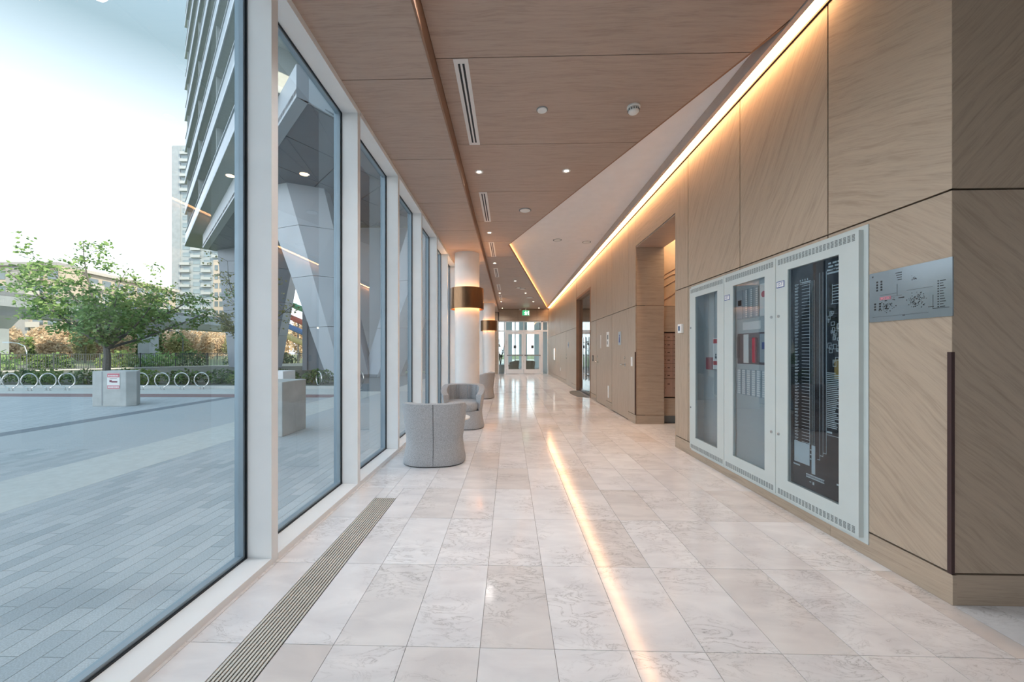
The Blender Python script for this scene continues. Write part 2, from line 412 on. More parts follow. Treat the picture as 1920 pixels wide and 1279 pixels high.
wp = MB().prism([(2.07, 2.5), (-.25, 8.42), (2.07, 21.0)], ZW, ZW+.02).build('white_soffit', M['white_paint'], ce)
tag(wp, 'flat white plaster triangle recessed above the wood panels')
def edge_strip(p, q, z0, z1, th, name, mat, par):
    p, q = Vector((*p, 0)), Vector((*q, 0)); d = (q-p).normalized(); nrm = Vector((-d.y, d.x, 0))*th
    return MB().prism([(p.x, p.y), (q.x, q.y), (q.x+nrm.x, q.y+nrm.y), (p.x+nrm.x, p.y+nrm.y)], z0, z1).build(name, mat, par)
edge_strip(A_, B_, ZC+.001, ZW, -.02, 'recess_edge', M['fascia'], ce)
edge_strip(B_, C_, ZC+.001, ZW-.045, .02, 'recess_edge', M['fascia'], ce)
ls = thing('led_strip', 'thin warm light strip along the far edge of the white triangular soffit', 'light')
edge_strip((B_[0], B_[1]), C_, ZW-.044, ZW-.006, .016, 'diffuser', M['led2'], ls)

# ------------------------------------------------------------------ right wall
YD = [6.94, 8.05, 8.50, 9.48, 10.17, 12.25] # joints past the alcove, glass door opening
wr = MB()
B0, B1 = XW+.02, XW+.16
wr.box(B0, B1, YA+.02, 2.42, 0, 3.56); wr.box(B0, B1, 4.46, YO0, 0, 3.56); wr.box(B0, B1, 2.42, 4.46, 1.93, 3.56); wr.box(B0, B1, 2.42, 4.46, 0, .125)
wr.box(B0+.115, B1, 2.42, 4.46, .125, 1.93)
wr.box(B0, B1, YO0, YO1, 3.0, 3.56)
wr.box(B0, B1, YO1, 10.14, 0, 3.56); wr.box(B0, B1, 12.30, YE, 0, 3.56); wr.box(B0, B1, 10.14, 12.30, 2.93, 3.56)
wr = wr.build('wall_right', M['reveal']); tag(wr, 'long oak panelled wall with dark reveals on the right', 'wall', kind='structure')
G = .005
def wpan(y0, y1, z0, z1, m, par=None):
    cy, cz = (y0+y1)/2, (z0+z1)/2
    return MB().box(XW-(XW), .02, y0+G-cy, y1-G-cy, z0+G-cz, z1-G-cz).build('panel', M[m], par or wr, loc=(XW, cy, cz))
ZJ, ZT, ZB = 2.0, 3.545, .15
wpan(YA-.004, 2.62, ZJ, ZT, 'wood_up2'); wpan(2.62, 3.60, ZJ, ZT, 'wood_up'); wpan(3.60, 4.63, ZJ, ZT, 'wood_up'); wpan(4.63, YO0+.005, ZJ, ZT, 'wood_v')
wpan(YA-.004, 2.42, ZB, ZJ, 'wood_dn'); wpan(2.42-2*G, 2.62, 1.93, ZJ, 'wood_dn'); wpan(2.62, 3.60, 1.93, ZJ, 'wood_dn'); wpan(3.60, 4.63, 1.93, ZJ, 'wood_dn2')
wpan(4.46, 4.63, ZB, 1.93+2*G, 'wood_dn2'); wpan(4.63, YO0+.005, ZB, ZJ, 'wood_v')
wpan(YO0+.005-2*G, YO1, 3.0, ZT, 'wood_h')
wpan(YO1-.005, YD[0], ZJ, ZT, 'wood_v'); wpan(YD[0], YD[1], ZJ, ZT, 'wood_v'); wpan(YD[1], YD[2], ZJ, ZT, 'wood_v'); wpan(YD[2], YD[3], ZJ, ZT, 'wood_v'); wpan(YD[3], YD[4], ZJ, ZT, 'wood_v')
wpan(YO1-.005, YD[0], ZB, ZJ, 'wood_v'); wpan(YD[1], YD[2], ZB, ZJ, 'wood_v'); wpan(YD[3], YD[4]-.02, ZB, ZJ, 'wood_v')
wpan(YD[4], 12.25, 2.92, ZT, 'wood_h')
seq = [12.30, 13.35, 14.55, 16.2, 17.9, 19.6, YE]
for a, b in zip(seq[:-1], seq[1:]):
    wpan(a, b, ZJ, ZT, 'wood_v')
    if a != 13.35: wpan(a, b, ZB, ZJ, 'wood_v')
MB().box(XW-.012, XW+.02, YA-.01, YE, ZT+.002, ZT+.018).build('top_bead', M['bronze_trim'], wr)
bb = thing('baseboard_right', 'flush oak baseboard along the right wall', 'baseboard', kind='structure')
for a, b in ((YA-.004, 2.6), (2.6, 4.2), (4.2, YO0), (YO1, YD[0]), (YD[1], YD[2]), (YD[3], YD[4]-.02), (12.30, 13.35), (14.55, 17.9), (17.9, YE)):
    zt = .145
    MB().box(0, .02, -(b-a)/2+.001, (b-a)/2-.001, 0, zt).build('board', M['wood_h'], bb, loc=(XW, (a+b)/2, 0))
# face that turns the corner towards the viewer
wf = MB().box(XW+.02, 7.0, YA+.02, YA+.16, 0, 3.8).build('wall_front', M['reveal'])
tag(wf, 'oak panelled wall turning the corner at the far right', 'wall', kind='structure')
for x0, x1 in ((XW-.0, 3.45), (3.45, 5.2), (5.2, 7.0)):
    for z0, z1, m in ((ZB, ZJ, 'wood_front_b'), (ZJ, ZC-.005, 'wood_front_a')):
        cx, cz = (x0+x1)/2, (z0+z1)/2
        MB().box(x0+(.001 if x0 < 2.2 else G)-cx, x1-G-cx, 0, .02, z0+G-cz, z1-G-cz).build('panel', M[m], wf, loc=(cx, YA, cz))
    MB().box(x0+.001, x1-.001, YA, YA+.02, 0, .145).build('base_board', M['wood_front_h'], wf)
tag(MB().box(XW-.012, XW+.004, YA-.008, YA+.010, .152, 1.218).build('trim_1', M['bronze_trim']), 'dark bronze corner guard on the near oak corner', 'trim', kind='structure')
tag(MB().box(XW-.012, XW+.004, YO1-.008, YO1+.010, .152, 1.218).build('trim_2', M['bronze_trim']), 'dark bronze corner guard on the pier beside the mailboxes', 'trim', kind='structure')

# cove light above the right wall
cv = thing('cove_light', 'continuous warm cove light along the top of the oak wall', 'light')
MB().box(2.035, XW+.012, 2.62, 20.9, 3.607, 3.622).build('diffuser', M['led'], cv)
MB().box(1.99, 2.03, 2.5, 20.95, ZC-.010, ZW-.004).build('lip', plain('lip_paint', (.55, .46, .40), .6), cv)
tag(MB().box(XW+.02, XW+.16, YA+.16, YE, 3.562, 3.80).build('trim_3', M['white_paint']), 'painted band above the oak wall behind the cove light', 'trim', kind='structure')

# ------------------------------------------------------------------ glazing on the left
YMUL = [2.155+1.24*k for k in range(-7, 16)]
bay_mesh = {}
ORD = ['nearest', 'second', 'third', 'fourth', 'fifth', 'sixth', 'seventh', 'eighth', 'ninth', 'tenth', 'eleventh', 'twelfth', 'thirteenth', 'fourteenth', 'fifteenth', 'sixteenth']
def WLAB(q):
    if q < 6: return 'white framed full height window bay behind the viewpoint'
    return '%s full height white framed window bay along the plaza' % ORD[q-6]
for q, (a, b) in enumerate(zip(YMUL[:-1], YMUL[1:])):
    w = thing('window_%d' % (q+1), WLAB(q), 'window', (0, a, 0), kind='structure')
    if not bay_mesh:
        L = b-a; mw = .062
        def keep(nm, mb, mt):
            me = mb.mesh(nm); me.materials.append(mt); bay_mesh[nm] = me
        keep('mullion', MB().box(XG, XM, 0, mw, .0, 3.44), M['frame'])
        keep('sill', MB().box(XG, XM+.001, mw, L, .0, .038), M['frame'])
        keep('head', MB().box(XG, XM+.001, mw, L, 3.36, 3.44), M['frame'])
        ZH = 3.36
        def ring4(x0, x1, t0, z0, z1): return MB().box(x0, x1, mw, mw+t0, z0, z1).box(x0, x1, L-t0, L, z0, z1).box(x0, x1, mw+t0, L-t0, z0, z0+t0).box(x0, x1, mw+t0, L-t0, z1-t0, z1)
        gk = ring4(XG-.010, XG-.0005, .007, .038, ZH)
        keep('gasket', gk, M['gasket'])
        ou = ring4(XG-.050, XG-.0105, .022, .038, ZH).box(XG-.075, XG-.061, mw-.062, mw+.026, -.1, ZH+.1)
        keep('outer_frame', ou, M['alu'])
        keep('pane', MB().add([(XG-.036, mw+.022, .060), (XG-.036, L-.022, .060), (XG-.036, L-.022, ZH-.022), (XG-.036, mw+.022, ZH-.022)], [(0, 1, 2, 3)]), M['glass'])
    for nm, me in bay_mesh.items(): link(nm, me, None, w)
tag(MB().box(XG-.1, XM+.004, YMUL[0], YE, -.12, -.001).build('trim_4', M['bronze_trim']), 'dark line under the white window sill', 'trim', kind='structure')

# ------------------------------------------------------------------ room ends not in view, closed so that light behaves
tag(MB().box(7.0, 7.15, -7.2, 2.06, 0, 4.15).build('wall_side', M['white_paint']), 'plain side wall of the lobby', 'wall', kind='structure')
tag(MB().box(XG-.1, 7.15, -7.35, -7.2, 0, 4.15).build('wall_back', M['white_paint']), 'plain back wall of the lobby', 'wall', kind='structure')

# ------------------------------------------------------------------ end wall and doors
ew = MB().box(XG, XW+.16, YE, YE+.15, 2.93, 3.80); ew.box(XG-.1, -.66, YE, YE+.15, 0, 2.93)
ew = ew.build('wall_end', M['reveal']); tag(ew, 'oak header and pier framing the glass entrance at the corridor end', 'wall', kind='structure')
for x0, x1 in ((-.60, .45), (.45, 1.5), (1.5, 2.12)):
    MB().box(x0+.003, x1-.003, YE-.018, YE, 2.935, ZC-.003).build('panel', M['wood_front_h'], ew)
MB().box(XM, -.655, YE-.018, YE, 0, ZL-.004).build('panel', M['wood_front_h'], ew)
Y_ = YE+.03
d5 = thing('door_1', 'white framed glass double door at the far end of the corridor', 'door', (0, 0, 0), kind='structure')
fr = MB()
for x0, x1 in ((-.66, -.60), (-.29, -.20), (1.74, 1.83), (2.07, 2.126)): fr.box(x0, x1, Y_, Y_+.09, 0, 2.93)
fr.box(-.60, 2.07, Y_, Y_+.09, 2.87, 2.93); fr.box(-.60, 2.07, Y_+.001, Y_+.089, 2.34, 2.42); fr.box(.755, .80, Y_+.002, Y_+.088, 2.42, 2.87)
fr.build('frame', M['frame'], d5)
for x0, x1 in ((-.60, -.29), (1.83, 2.07)):
    MB().box(x0, x1, Y_+.04, Y_+.046, 0, 2.34).build('pane', M['glass_door'], d5)
for x0, x1 in ((-.60, -.29), (-.2, .755), (.80, 1.74), (1.83, 2.07)):
    MB().box(x0, x1, Y_+.04, Y_+.046, 2.42, 2.87).build('pane', M['glass_door'], d5)
for x0, x1, hx in ((-.19, .765, .70), (.785, 1.73, .85)):
    lf_ = MB(); s_ = .11
    lf_.box(x0, x0+s_, Y_+.02, Y_+.07, .02, 2.33).box(x1-s_, x1, Y_+.02, Y_+.07, .02, 2.33).box(x0+s_, x1-s_, Y_+.021, Y_+.069, .02, .26).box(x0+s_, x1-s_, Y_+.021, Y_+.069, 2.2, 2.33)
    lf_ = lf_.build('leaf', M['frame'], d5)
    MB().box(x0+s_, x1-s_, Y_+.04, Y_+.046, .26, 2.2).build('pane', M['glass_door'], lf_)
    MB().box(x0+.03, x1-.03, Y_-.04, Y_-.005, 1.0, 1.06).build('push_bar', M['steel'], lf_)
    MB().box((x0+x1)/2-.07, (x0+x1)/2+.07, Y_+.034, Y_+.039, 1.42, 1.58).build('sticker', M['ink'], lf_)
# vestibule beyond the doors
tag(MB().box(2.126, 2.25, YE+.15, 28, 0, 4.0).build('wall_vestibule', M['white_paint']), 'white side wall seen beyond the end doors', 'wall', kind='structure')
vw = thing('window_40', 'bright glazed end of the vestibule beyond the doors', 'window', (0, 27.2, 0), kind='structure')
fv = MB()
for x0 in (-1.5, -.4, .35, 1.1, 2.06): fv.box(x0, x0+.07, 0, .1, 0, 3.57)
fv.box(-1.5, 2.126, .001, .099, 0, .1).box(-1.5, 2.126, .001, .099, 3.4, 3.6)
fv.build('frame', M['frame'], vw); MB().box(-1.45, 2.1, .05, .056, .1, 3.4).build('pane', M['glass_door'], vw)
tag(MB().box(-1.6, 14, 28.01, 70, -.4, GZ).build('floor_court', plain('pale_court_paving', (.66, .66, .63), .8, var=.06, scale=1.5)), 'pale paving outside the vestibule glass', 'pavement', kind='structure')
cw_ = thing('pale_screen', 'pale screen wall outside the vestibule glass', 'screen', (-.5, 33, GZ))
for k_ in range(3): MB().box(k_*1.3, k_*1.3+.7, 0, .15, 0, 4.2).build('panel', M['white_paint'], cw_)
exs = thing('exit_sign', 'green and white running figure exit sign hanging over the end doors', 'sign', (.86, 20.55, 0))
MB().box(-.20, .20, 0, .05, 3.16, 3.46).build('case', M['white'], exs, bevel=.008)
MB().box(-.185, .185, -.004, -.001, 3.175, 3.445).build('panel', M['green'], exs)
man = MB(); man.box(-.02, .025, -.007, -.005, 3.37, 3.415).box(-.035, .03, -.007, -.005, 3.27, 3.36).box(-.085, -.035, -.007, -.005, 3.315, 3.345).box(.03, .075, -.007, -.005, 3.30, 3.33).box(-.06, -.02, -.007, -.005, 3.195, 3.27).box(.0, .05, -.007, -.005, 3.195, 3.27)
man.build('running_figure', M['exitwhite'], exs)
MB().box(.105, .165, -.007, -.005, 3.20, 3.41).build('doorway_mark', M['exitwhite'], exs)
MB().box(-.03, .03, .01, .04, 3.46, ZC).build('stem', M['white'], exs)

# ------------------------------------------------------------------ doors in the right wall
def wall_door(n, y0, y1, label, hy):
    d = thing('door_%d' % n, label, 'door', (XW, (y0+y1)/2, 0), kind='structure'); c = (y0+y1)/2
    MB().box(.002, .02, y0+.005-c, y1-.005-c, .012, ZJ-.005).build('leaf', M['wood_v'], d)
    MB().box(-.006, .001, hy-.06-c, hy+.03-c, .955, 1.015).build('rose', M['chrome'], d)
    MB().cyl((-.05, hy-c, .985), 'x', .011, .05).build('spindle', M['chrome'], d)
    MB().cyl((-.05, hy-c, .985), 'y', .010, .12 if hy < c else -.12).build('lever', M['chrome'], d)
    MB().cyl((-.012, hy-c, 1.11), 'x', .026, .013).build('deadbolt', M['chrome'], d)
    return d
wall_door(2, YD[0], YD[1], 'flush oak door with lever handle beside the mailbox alcove', YD[0]+.20)
wall_door(3, YD[2], YD[3], 'flush oak door between the glass doors and the alcove door', YD[3]-.14)
wall_door(4, 13.35, 14.55, 'flush oak door beyond the glass doors near the corridor end', 14.42)
def plate(name, y, z, w, h, m, label, cat, th=.008, group=None):
    return tag(MB().box(XW-th, XW, y-w/2, y+w/2, z-h/2, z+h/2).build(name, M[m]), label, cat, group)
def wallthing(name, label, cat, y, z): return thing(name, label, cat, (XW, y, z))
rs = wallthing('room_sign', 'small blue grey restroom sign on the door beside the alcove', 'sign', 7.47, 1.48)
MB().box(-.006, .001, -.085, .085, -.13, .13).build('plate', M['module'], rs)
MB().cyl((-.0075, 0, .055), 'x', .02, .001).add([(-.0075, -.035, -.08), (-.0075, .035, -.08), (-.0075, .02, .03), (-.0075, -.02, .03)], [(0, 1, 2, 3)]).build('pictogram', M['navy'], rs)
rs = wallthing('room_sign', 'white framed notice between the two oak doors', 'sign', 8.36, 1.49)
MB().box(-.006, -.0005, -.10, .10, -.16, .16).build('plate', M['white'], rs); MB().box(-.0075, -.006, -.05, .04, .0, .10).box(-.0075, -.006, .0, .06, -.11, -.04).build('print', M['slot'], rs)
plate('door_strip', 9.0, 1.46, .03, .30, 'white', 'thin white strip on the door next to the glass doors', 'sign', .0075+.0)
def small(name, y, z, w, h, label, cat, m1='white', m2='slot'):
    t_ = wallthing(name, label, cat, y, z)
    MB().box(-.010, 0, -w/2, w/2, -h/2, h/2).build('plate', M[m1], t_); MB().box(-.013, -.010, -w*.22, w*.22, -h*.22, h*.22).build('button', M[m2], t_); return t_
small('light_switch', 6.73, 1.05, .075, .16, 'white wall switch beside the alcove corner guard', 'switch', 'white', 'vent_white')
small('card_reader', 9.85, 1.06, .085, .15, 'black card reader beside the glass doors', 'card reader', 'ink', 'slot')
small('wall_outlet', 8.31, .36, .075, .26, 'white outlet low between the two oak doors', 'outlet', 'white', 'vent_white')
small('wall_outlet', 16.1, .50, .09, .13, 'white outlet low on the wall near the corridor end', 'outlet', 'white', 'vent_white')
small('door_sign', 13.95, 1.47, .18, .20, 'small grey sign on the oak door beyond the glass doors', 'sign', 'module', 'navy')
wl = wallthing('wall_light', 'slim vertical white wall light near the corridor end', 'light', 18.0, 1.118)
MB().box(-.04, 0, -.06, .06, -.275, .275).build('back_plate', M['white'], wl); MB().box(-.05, -.04, -.05, .05, -.26, .26).build('diffuser', emit('wall_light_glow', (1, .93, .85), 1.2), wl)

# glass double doors in the right wall and the room behind them
gd = thing('door_5', 'frameless glass double doors with long bar pulls in the oak wall', 'door', (0, 0, 0), kind='structure')
fm = MB().box(XW-.012, XW+.18, 12.22, 12.30, 0, 2.93).box(XW-.012, XW+.18, 10.14, 10.18, 0, 2.93).box(XW-.012, XW+.18, 10.18, 12.22, 2.87, 2.93)
fm.build('frame', M['fascia'], gd)
for y0, y1, hy in ((10.18, 11.19, 11.02), (11.21, 12.22, 11.38)):
    p = MB().box(XW+.085, XW+.095, y0, y1, .01, 2.86).build('leaf', M['glass_door'], gd)
    MB().tube([(XW+.03, hy, .40), (XW+.03, hy, 1.65)], .018, 10).cyl((XW+.03, hy, .55), 'x', .012, .055).cyl((XW+.03, hy, 1.5), 'x', .012, .055).build('bar_pull', M['chrome'], p)
    MB().box(XW+.08, XW+.10, y0, y1, .01, .09).build('bottom_rail', M['steel'], p)
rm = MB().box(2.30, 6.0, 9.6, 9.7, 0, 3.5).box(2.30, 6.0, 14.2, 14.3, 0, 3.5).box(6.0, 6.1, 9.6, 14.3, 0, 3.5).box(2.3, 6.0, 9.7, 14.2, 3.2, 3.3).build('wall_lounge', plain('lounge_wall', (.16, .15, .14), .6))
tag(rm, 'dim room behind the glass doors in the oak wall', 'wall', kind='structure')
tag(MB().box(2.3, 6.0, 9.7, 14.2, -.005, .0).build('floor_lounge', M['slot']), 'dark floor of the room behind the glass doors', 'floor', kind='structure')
lg = thing('chandelier', 'glowing horizontal pendant light in the room behind the glass doors', 'light', (3.6, 12.6, 2.0))
MB().tube([(-.5, -.1, 0), (.1, .1, .05), (.5, .0, 0)], .03, 8).build('tube', emit('pendant_glow', (1, .82, .6), 7), lg); MB().tube([(0, .05, .05), (0, .05, 1.2)], .008, 6).build('cord', M['black'], lg)
dm = [(XW-.02, 10.2), (XW-.30, 10.55), (XW-.36, 11.2), (XW-.30, 11.85), (XW-.02, 12.2)]
tag(MB().prism(dm, .0, .006).build('door_mat', M['slot']), 'dark curved mat in front of the glass doors', 'mat')

# ------------------------------------------------------------------ mailbox alcove
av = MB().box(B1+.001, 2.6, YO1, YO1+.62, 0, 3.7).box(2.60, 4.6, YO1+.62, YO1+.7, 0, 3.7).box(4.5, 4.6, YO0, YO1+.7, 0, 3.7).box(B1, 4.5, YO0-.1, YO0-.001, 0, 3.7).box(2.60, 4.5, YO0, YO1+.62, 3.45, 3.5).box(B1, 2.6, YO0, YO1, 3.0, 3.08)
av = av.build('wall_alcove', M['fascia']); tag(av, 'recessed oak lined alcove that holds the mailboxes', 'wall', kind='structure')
MB().box(XW+.021, 2.60, YO1-.008, YO1-.0005, ZB+.004, ZJ-.005).build('pier_panel', M['wood_front_h'], av)
MB().box(XW+.021, 2.60, YO1-.008, YO1-.0005, ZJ+.005, 2.984).build('pier_panel', M['wood_front_h'], av)
MB().box(XW+.021, 2.60, YO1-.010, YO1-.0005, 0, ZB-.004).build('pier_base', M['wood_front_h'], av)
MB().box(XW+.01, 2.60, YO0, YO1, 2.985, 3.0).build('opening_soffit', M['wood_ceiling'], av)
st = MB()
for x0 in (2.612, 3.24, 3.87): st.box(x0, x0+.62, YO1+.05, YO1+.08, 2.0, 3.44)
MB().box(2.605, 4.5, YO1+.09, YO1+.6, 2.0, 3.45).build('stone_backing', M['reveal'], av)
st.build('stone_panel', M['stone_lit'], av)
vn = MB()
for z0, z1, y0 in ((3.3, 2.95, 0), (2.62, 2.70, 0), (2.42, 2.50, 0), (2.2, 2.33, 0), (2.55, 2.50, 0)):
    vn.tube([(2.62, YO1+.048, z0-.1), (2.75, YO1+.048, z0-.02), (3.1, YO1+.048, z1+.1)], .006, 5)
vn.build('stone_vein', M['fascia'], av)
MB().box(2.605, 4.5, YO1+.05, YO1+.6, 1.56, 1.995).build('upper_panel', M['wood_front_h'], av)
MB().box(2.605, 4.5, YO1+.08, YO1+.6, .13, .43).build('lower_panel', M['wood_front_h'], av)
MB().box(2.605, 4.5, YO1+.12, YO1+.6, 0, .125).build('toe_kick', M['slot'], av)
mb_ = thing('mailbox_unit', 'bronze bank of small locked mailboxes in the alcove', 'mailboxes', (2.615, YO1+.06, .45))
MB().box(0, .62, .01, .5, 0, 1.10).build('cabinet', M['reveal'], mb_)
for c in range(4):
    for r_ in range(7):
        z0, z1 = (.31+.13*(r_-1)+.003, .31+.13*r_-.003) if r_ else (.006, .304)
        x0 = .012+c*.15
        dr = MB().box(x0, x0+.146, -.006, .01, z0, z1).build('mailbox_door', M['mail'], mb_)
        MB().box(x0+.055, x0+.095, -.009, -.006, z1-.075 if r_ else z1-.09, z1-.062 if r_ else z1-.075).build('number_plate', M['reveal'], dr)
        MB().cyl((x0+.018, -.009, (z0+z1)/2), 'y', .007, .003, 8).build('lock', M['reveal'], dr)
al = bpy.data.lights.new('alcove_lamp', 'AREA'); al.shape = 'RECTANGLE'; al.size = 1.7; al.size_y = .08; al.energy = 16; al.color = (1, .72, .45)
asl = thing('alcove_light', 'warm strip light at the top of the mailbox alcove', 'light', (3.4, YO1-.2, 3.44))
MB().box(-.75, .9, -.04, .04, -.01, .0).build('diffuser', M['led2'], asl)
alo = bpy.data.objects.new('lamp', al); COL.objects.link(alo); alo.parent = asl; alo.location = (0, 0, -.02)

# ------------------------------------------------------------------ thermostat, plan plate
th = wallthing('thermostat', 'white thermostat with dark blue screen on the oak wall', 'thermostat', 4.80, 1.507)
MB().box(-.03, 0, -.055, .05, -.055, .055).build('body', M['white'], th, bevel=.004); MB().box(-.0312, -.0302, -.016, .028, -.028, .03).build('screen', plain('lcd', (.05, .10, .20), .15), th)
fp = wallthing('evacuation_plan', 'brushed grey plate printed with a fire safety plan', 'sign', 2.105, 1.533)
MB().box(-.006, 0, -.212, .212, -.142, .142).build('plate', M['plate'], fp)
ink = MB(); red = MB(); xk = -.0068
def mk(mb, u, v, w, h):      # u,v from the top left of the plate, 0..1
    y = .212-.424*u; z = .142-.284*v
    mb.box(xk, -.006, y-w*.424, y, z-h*.284, z)
for u, v in ((.10, .16), (.16, .16)):
    for k_ in range(4): mk(ink, u, v+.02+k_*.055, .024, .036)
for u, v in ((.07, .62), (.14, .62)):
    for k_ in range(3): mk(ink, u, v+k_*.055, .026, .036)
mk(ink, .04, .06, .018, .03)
rr = random.Random(3)
for cu, cv_, sp, nn in ((.24, .70, .05, 60), (.62, .66, .055, 90), (.58, .25, .02, 14)):
    for k_ in range(nn): mk(ink, cu+rr.gauss(0, sp), min(.93, max(.03, cv_+rr.gauss(0, sp*1.2))), rr.uniform(.003, .014), rr.uniform(.006, .022))
for k_ in range(11): mk(ink, .85, .36+k_*.045, .012, .022); mk(ink, .875, .365+k_*.045, rr.uniform(.03, .06), .012)
for k_ in range(4): mk(ink, .36+.01*k_, .08+k_*.045, .08-.01*k_, .014)
for u0, v0, w, h in ((.15, .47, .22, .004), (.38, .30, .003, .22), (.05, .90, .70, .004), (.50, .45, .3, .004), (.80, .60, .003, .25), (.30, .52, .14, .004), (.40, .56, .07, .02), (.80, .84, .17, .008), (.45, .90, .03, .02), (.75, .80, .06, .01)): mk(ink, u0, v0, w, h)
for u0, v0, w, h in ((.15, .51, .15, .01), (.15, .56, .15, .01), (.15, .51, .006, .06), (.294, .51, .006, .06)): mk(red, u0, v0, w, h)
for u0, w in ((.165, .03), (.205, .02), (.235, .045)): mk(red, u0, .53, w, .02)
tag(ink.build('plan_print', M['ink'], fp), kind='stuff'); tag(red.build('red_frame', M['pink'], fp), kind='stuff')

# ------------------------------------------------------------------ fire alarm cabinet
fc = wallthing('fire_alarm_cabinet', 'grey green triple door fire alarm cabinet with glazed doors on the oak wall', 'cabinet', 3.4, 0)
Yc = 3.4; XD = -.034
body = MB().box(-.006, .0, 2.325-Yc, 2.40-Yc, .075, 1.975).box(-.006, .0, 4.49-Yc, 4.54-Yc, .075, 1.975).box(-.006, 0, 2.40-Yc, 4.49-Yc, 1.945, 1.975).box(-.006, 0, 2.40-Yc, 4.49-Yc, .075, .11)
body.build('flange', M['cab'], fc)
bx = MB().box(.095, .115, 2.425-Yc, 4.455-Yc, .128, 1.925).box(-.006, .095, 2.425-Yc, 2.44-Yc, .128, 1.925).box(-.006, .095, 4.44-Yc, 4.455-Yc, .128, 1.925).box(-.006, .095, 2.44-Yc, 4.44-Yc, .128, .14).box(-.006, .095, 2.44-Yc, 4.44-Yc, 1.91, 1.925)
for yy in (3.075, 3.80): bx.box(-.004, .095, yy-.006-Yc, yy+.006-Yc, .14, 1.91)
bx.build('back_box', M['cab_in'], fc)
Z0, Z1, WZ0, WZ1 = .105, 1.95, .245, 1.838
doors = [(3.803, 4.515, 3.925, 4.385), (3.078, 3.797, 3.205, 3.655), (2.355, 3.072, 2.495, 2.945)]
def vents(mb, y0, y1, z0, z1, nn):
    st_ = (y1-y0)/nn
    for i in range(nn):
        for k_ in range(5):
            zz = z0+(z1-z0)*k_/5
            mb.box(XD-.0012, XD+.001, y0+st_*i+st_*.16-Yc, y0+st_*(i+1)-st_*.16-Yc, zz, zz+(z1-z0)/5*.62)
for di, (y0, y1, w0, w1) in enumerate(doors):
    d = MB()
    d.box(XD, -.006, y0-Yc, w0-Yc, Z0, Z1).box(XD, -.006, w1-Yc, y1-Yc, Z0, Z1).box(XD, -.006, w0-Yc, w1-Yc, Z0, WZ0).box(XD, -.006, w0-Yc, w1-Yc, WZ1, Z1)
    d = d.build('cabinet_door', M['cab'], fc)
    v_ = MB(); vents(v_, y0+.02, y1-.02, 1.893, 1.937, 22); vents(v_, y0+.02, y1-.02, .118, .162, 22); tag(v_.build('vent_slots', M['slot'], d), kind='stuff')
    MB().box(XD+.006, XD+.010, w0-.004-Yc, w1+.004-Yc, WZ0-.004, WZ1+.004).build('pane', M['glass_cab'], d)
    hs = (y1-.035,) if di == 2 else ((y0+.04,) if di == 1 else (y1-.03,))
    for hy in hs:
        for hz in (1.495, .58):
            MB().cyl((XD-.008, hy-Yc, hz), 'x', .011, .009, 14).box(XD-.0095, XD-.008, hy-.0015-Yc, hy+.0015-Yc, hz-.008, hz+.008).build('lock', M['steel'], d)
    if di > 0:
        yb = y1-.052 if di == 2 else y1-.05
        bd = MB().box(XD-.002, XD, yb-.042-Yc, yb+.042-Yc, 1.715, 1.765).build('badge', M['navy'], d)
        MB().box(XD-.003, XD-.002, yb-.036-Yc, yb+.036-Yc, 1.721, 1.759).build('badge_field', M['white'], d)
        lettering('EST', .036, (XD-.0034, yb-Yc, 1.740), M['navy'], d, name='badge_lettering')
# contents of the first bay: handset box, instruction card, conduit
MB().box(.03, .09, 3.93-Yc, 4.09-Yc, 1.37, 1.83).build('relay_box', M['cab_in'], fc, bevel=.006)
hb = MB().box(.0, .09, 4.10-Yc, 4.22-Yc, 1.03, 1.16).build('red_pull_box', M['dark_red'], fc, bevel=.006)
cd = MB().box(-.020, -.017, 3.93-Yc, 4.03-Yc, 1.04, 1.36).build('instruction_card', M['white'], fc)
for z0, z1 in ((1.305, 1.35), (1.085, 1.125)): MB().box(-.0212, -.020, 3.935-Yc, 4.025-Yc, z0, z1).build('red_band', M['red'], cd)
MB().box(-.0212, -.020, 3.965-Yc, 3.985-Yc, 1.18, 1.20).box(-.0212, -.020, 3.96-Yc, 3.99-Yc, 1.15, 1.175).build('pictogram', M['ink'], cd)
# second bay: control modules, handset, indicator columns
pn = MB().box(.0, .02, 3.19-Yc, 3.67-Yc, .20, 1.86).build('module_plate', M['cab_in'], fc)
yl = 3.63
for k_ in range(4):
    yy = yl-.095-k_*.075 if k_ else yl
    w = .09 if k_ == 0 else .066
    y1_ = yl if k_ == 0 else yl-.098-(k_-1)*.072
    m_ = MB().box(-.012, .0, y1_-w-Yc, y1_-Yc, 1.52, 1.78).build('control_module', M['module'], fc)
    if k_ == 0: MB().box(-.0132, -.012, y1_-.075-Yc, y1_-.02-Yc, 1.64, 1.69).build('screen', M['ink'], m_)
    else:
        b_ = MB()
        for r_ in range(14): b_.box(-.0135, -.012, y1_-.058-Yc, y1_-.036-Yc, 1.53+r_*.0175, 1.541+r_*.0175)
        b_.build('button_column', M['white'], m_)
kc = MB().box(-.016, -.013, 3.21-Yc, 3.29-Yc, 1.52, 1.79).build('notice_card', M['white'], fc); MB().cyl((-.018, 3.245-Yc, 1.70), 'x', .026, .002, 20).build('red_stamp', M['pink'], kc)
lb = MB().box(-.004, -.0005, 3.30-Yc, 3.55-Yc, 1.415, 1.485).build('label_strip', M['white'], fc)
hp = MB().box(-.004, .0, 3.20-Yc, 3.63-Yc, 1.11, 1.385).build('handset_bay', M['maroon_plate'], fc)
MB().box(-.03, -.004, 3.335-Yc, 3.385-Yc, 1.12, 1.345).build('handset', M['dark_red'], fc, bevel=.012)
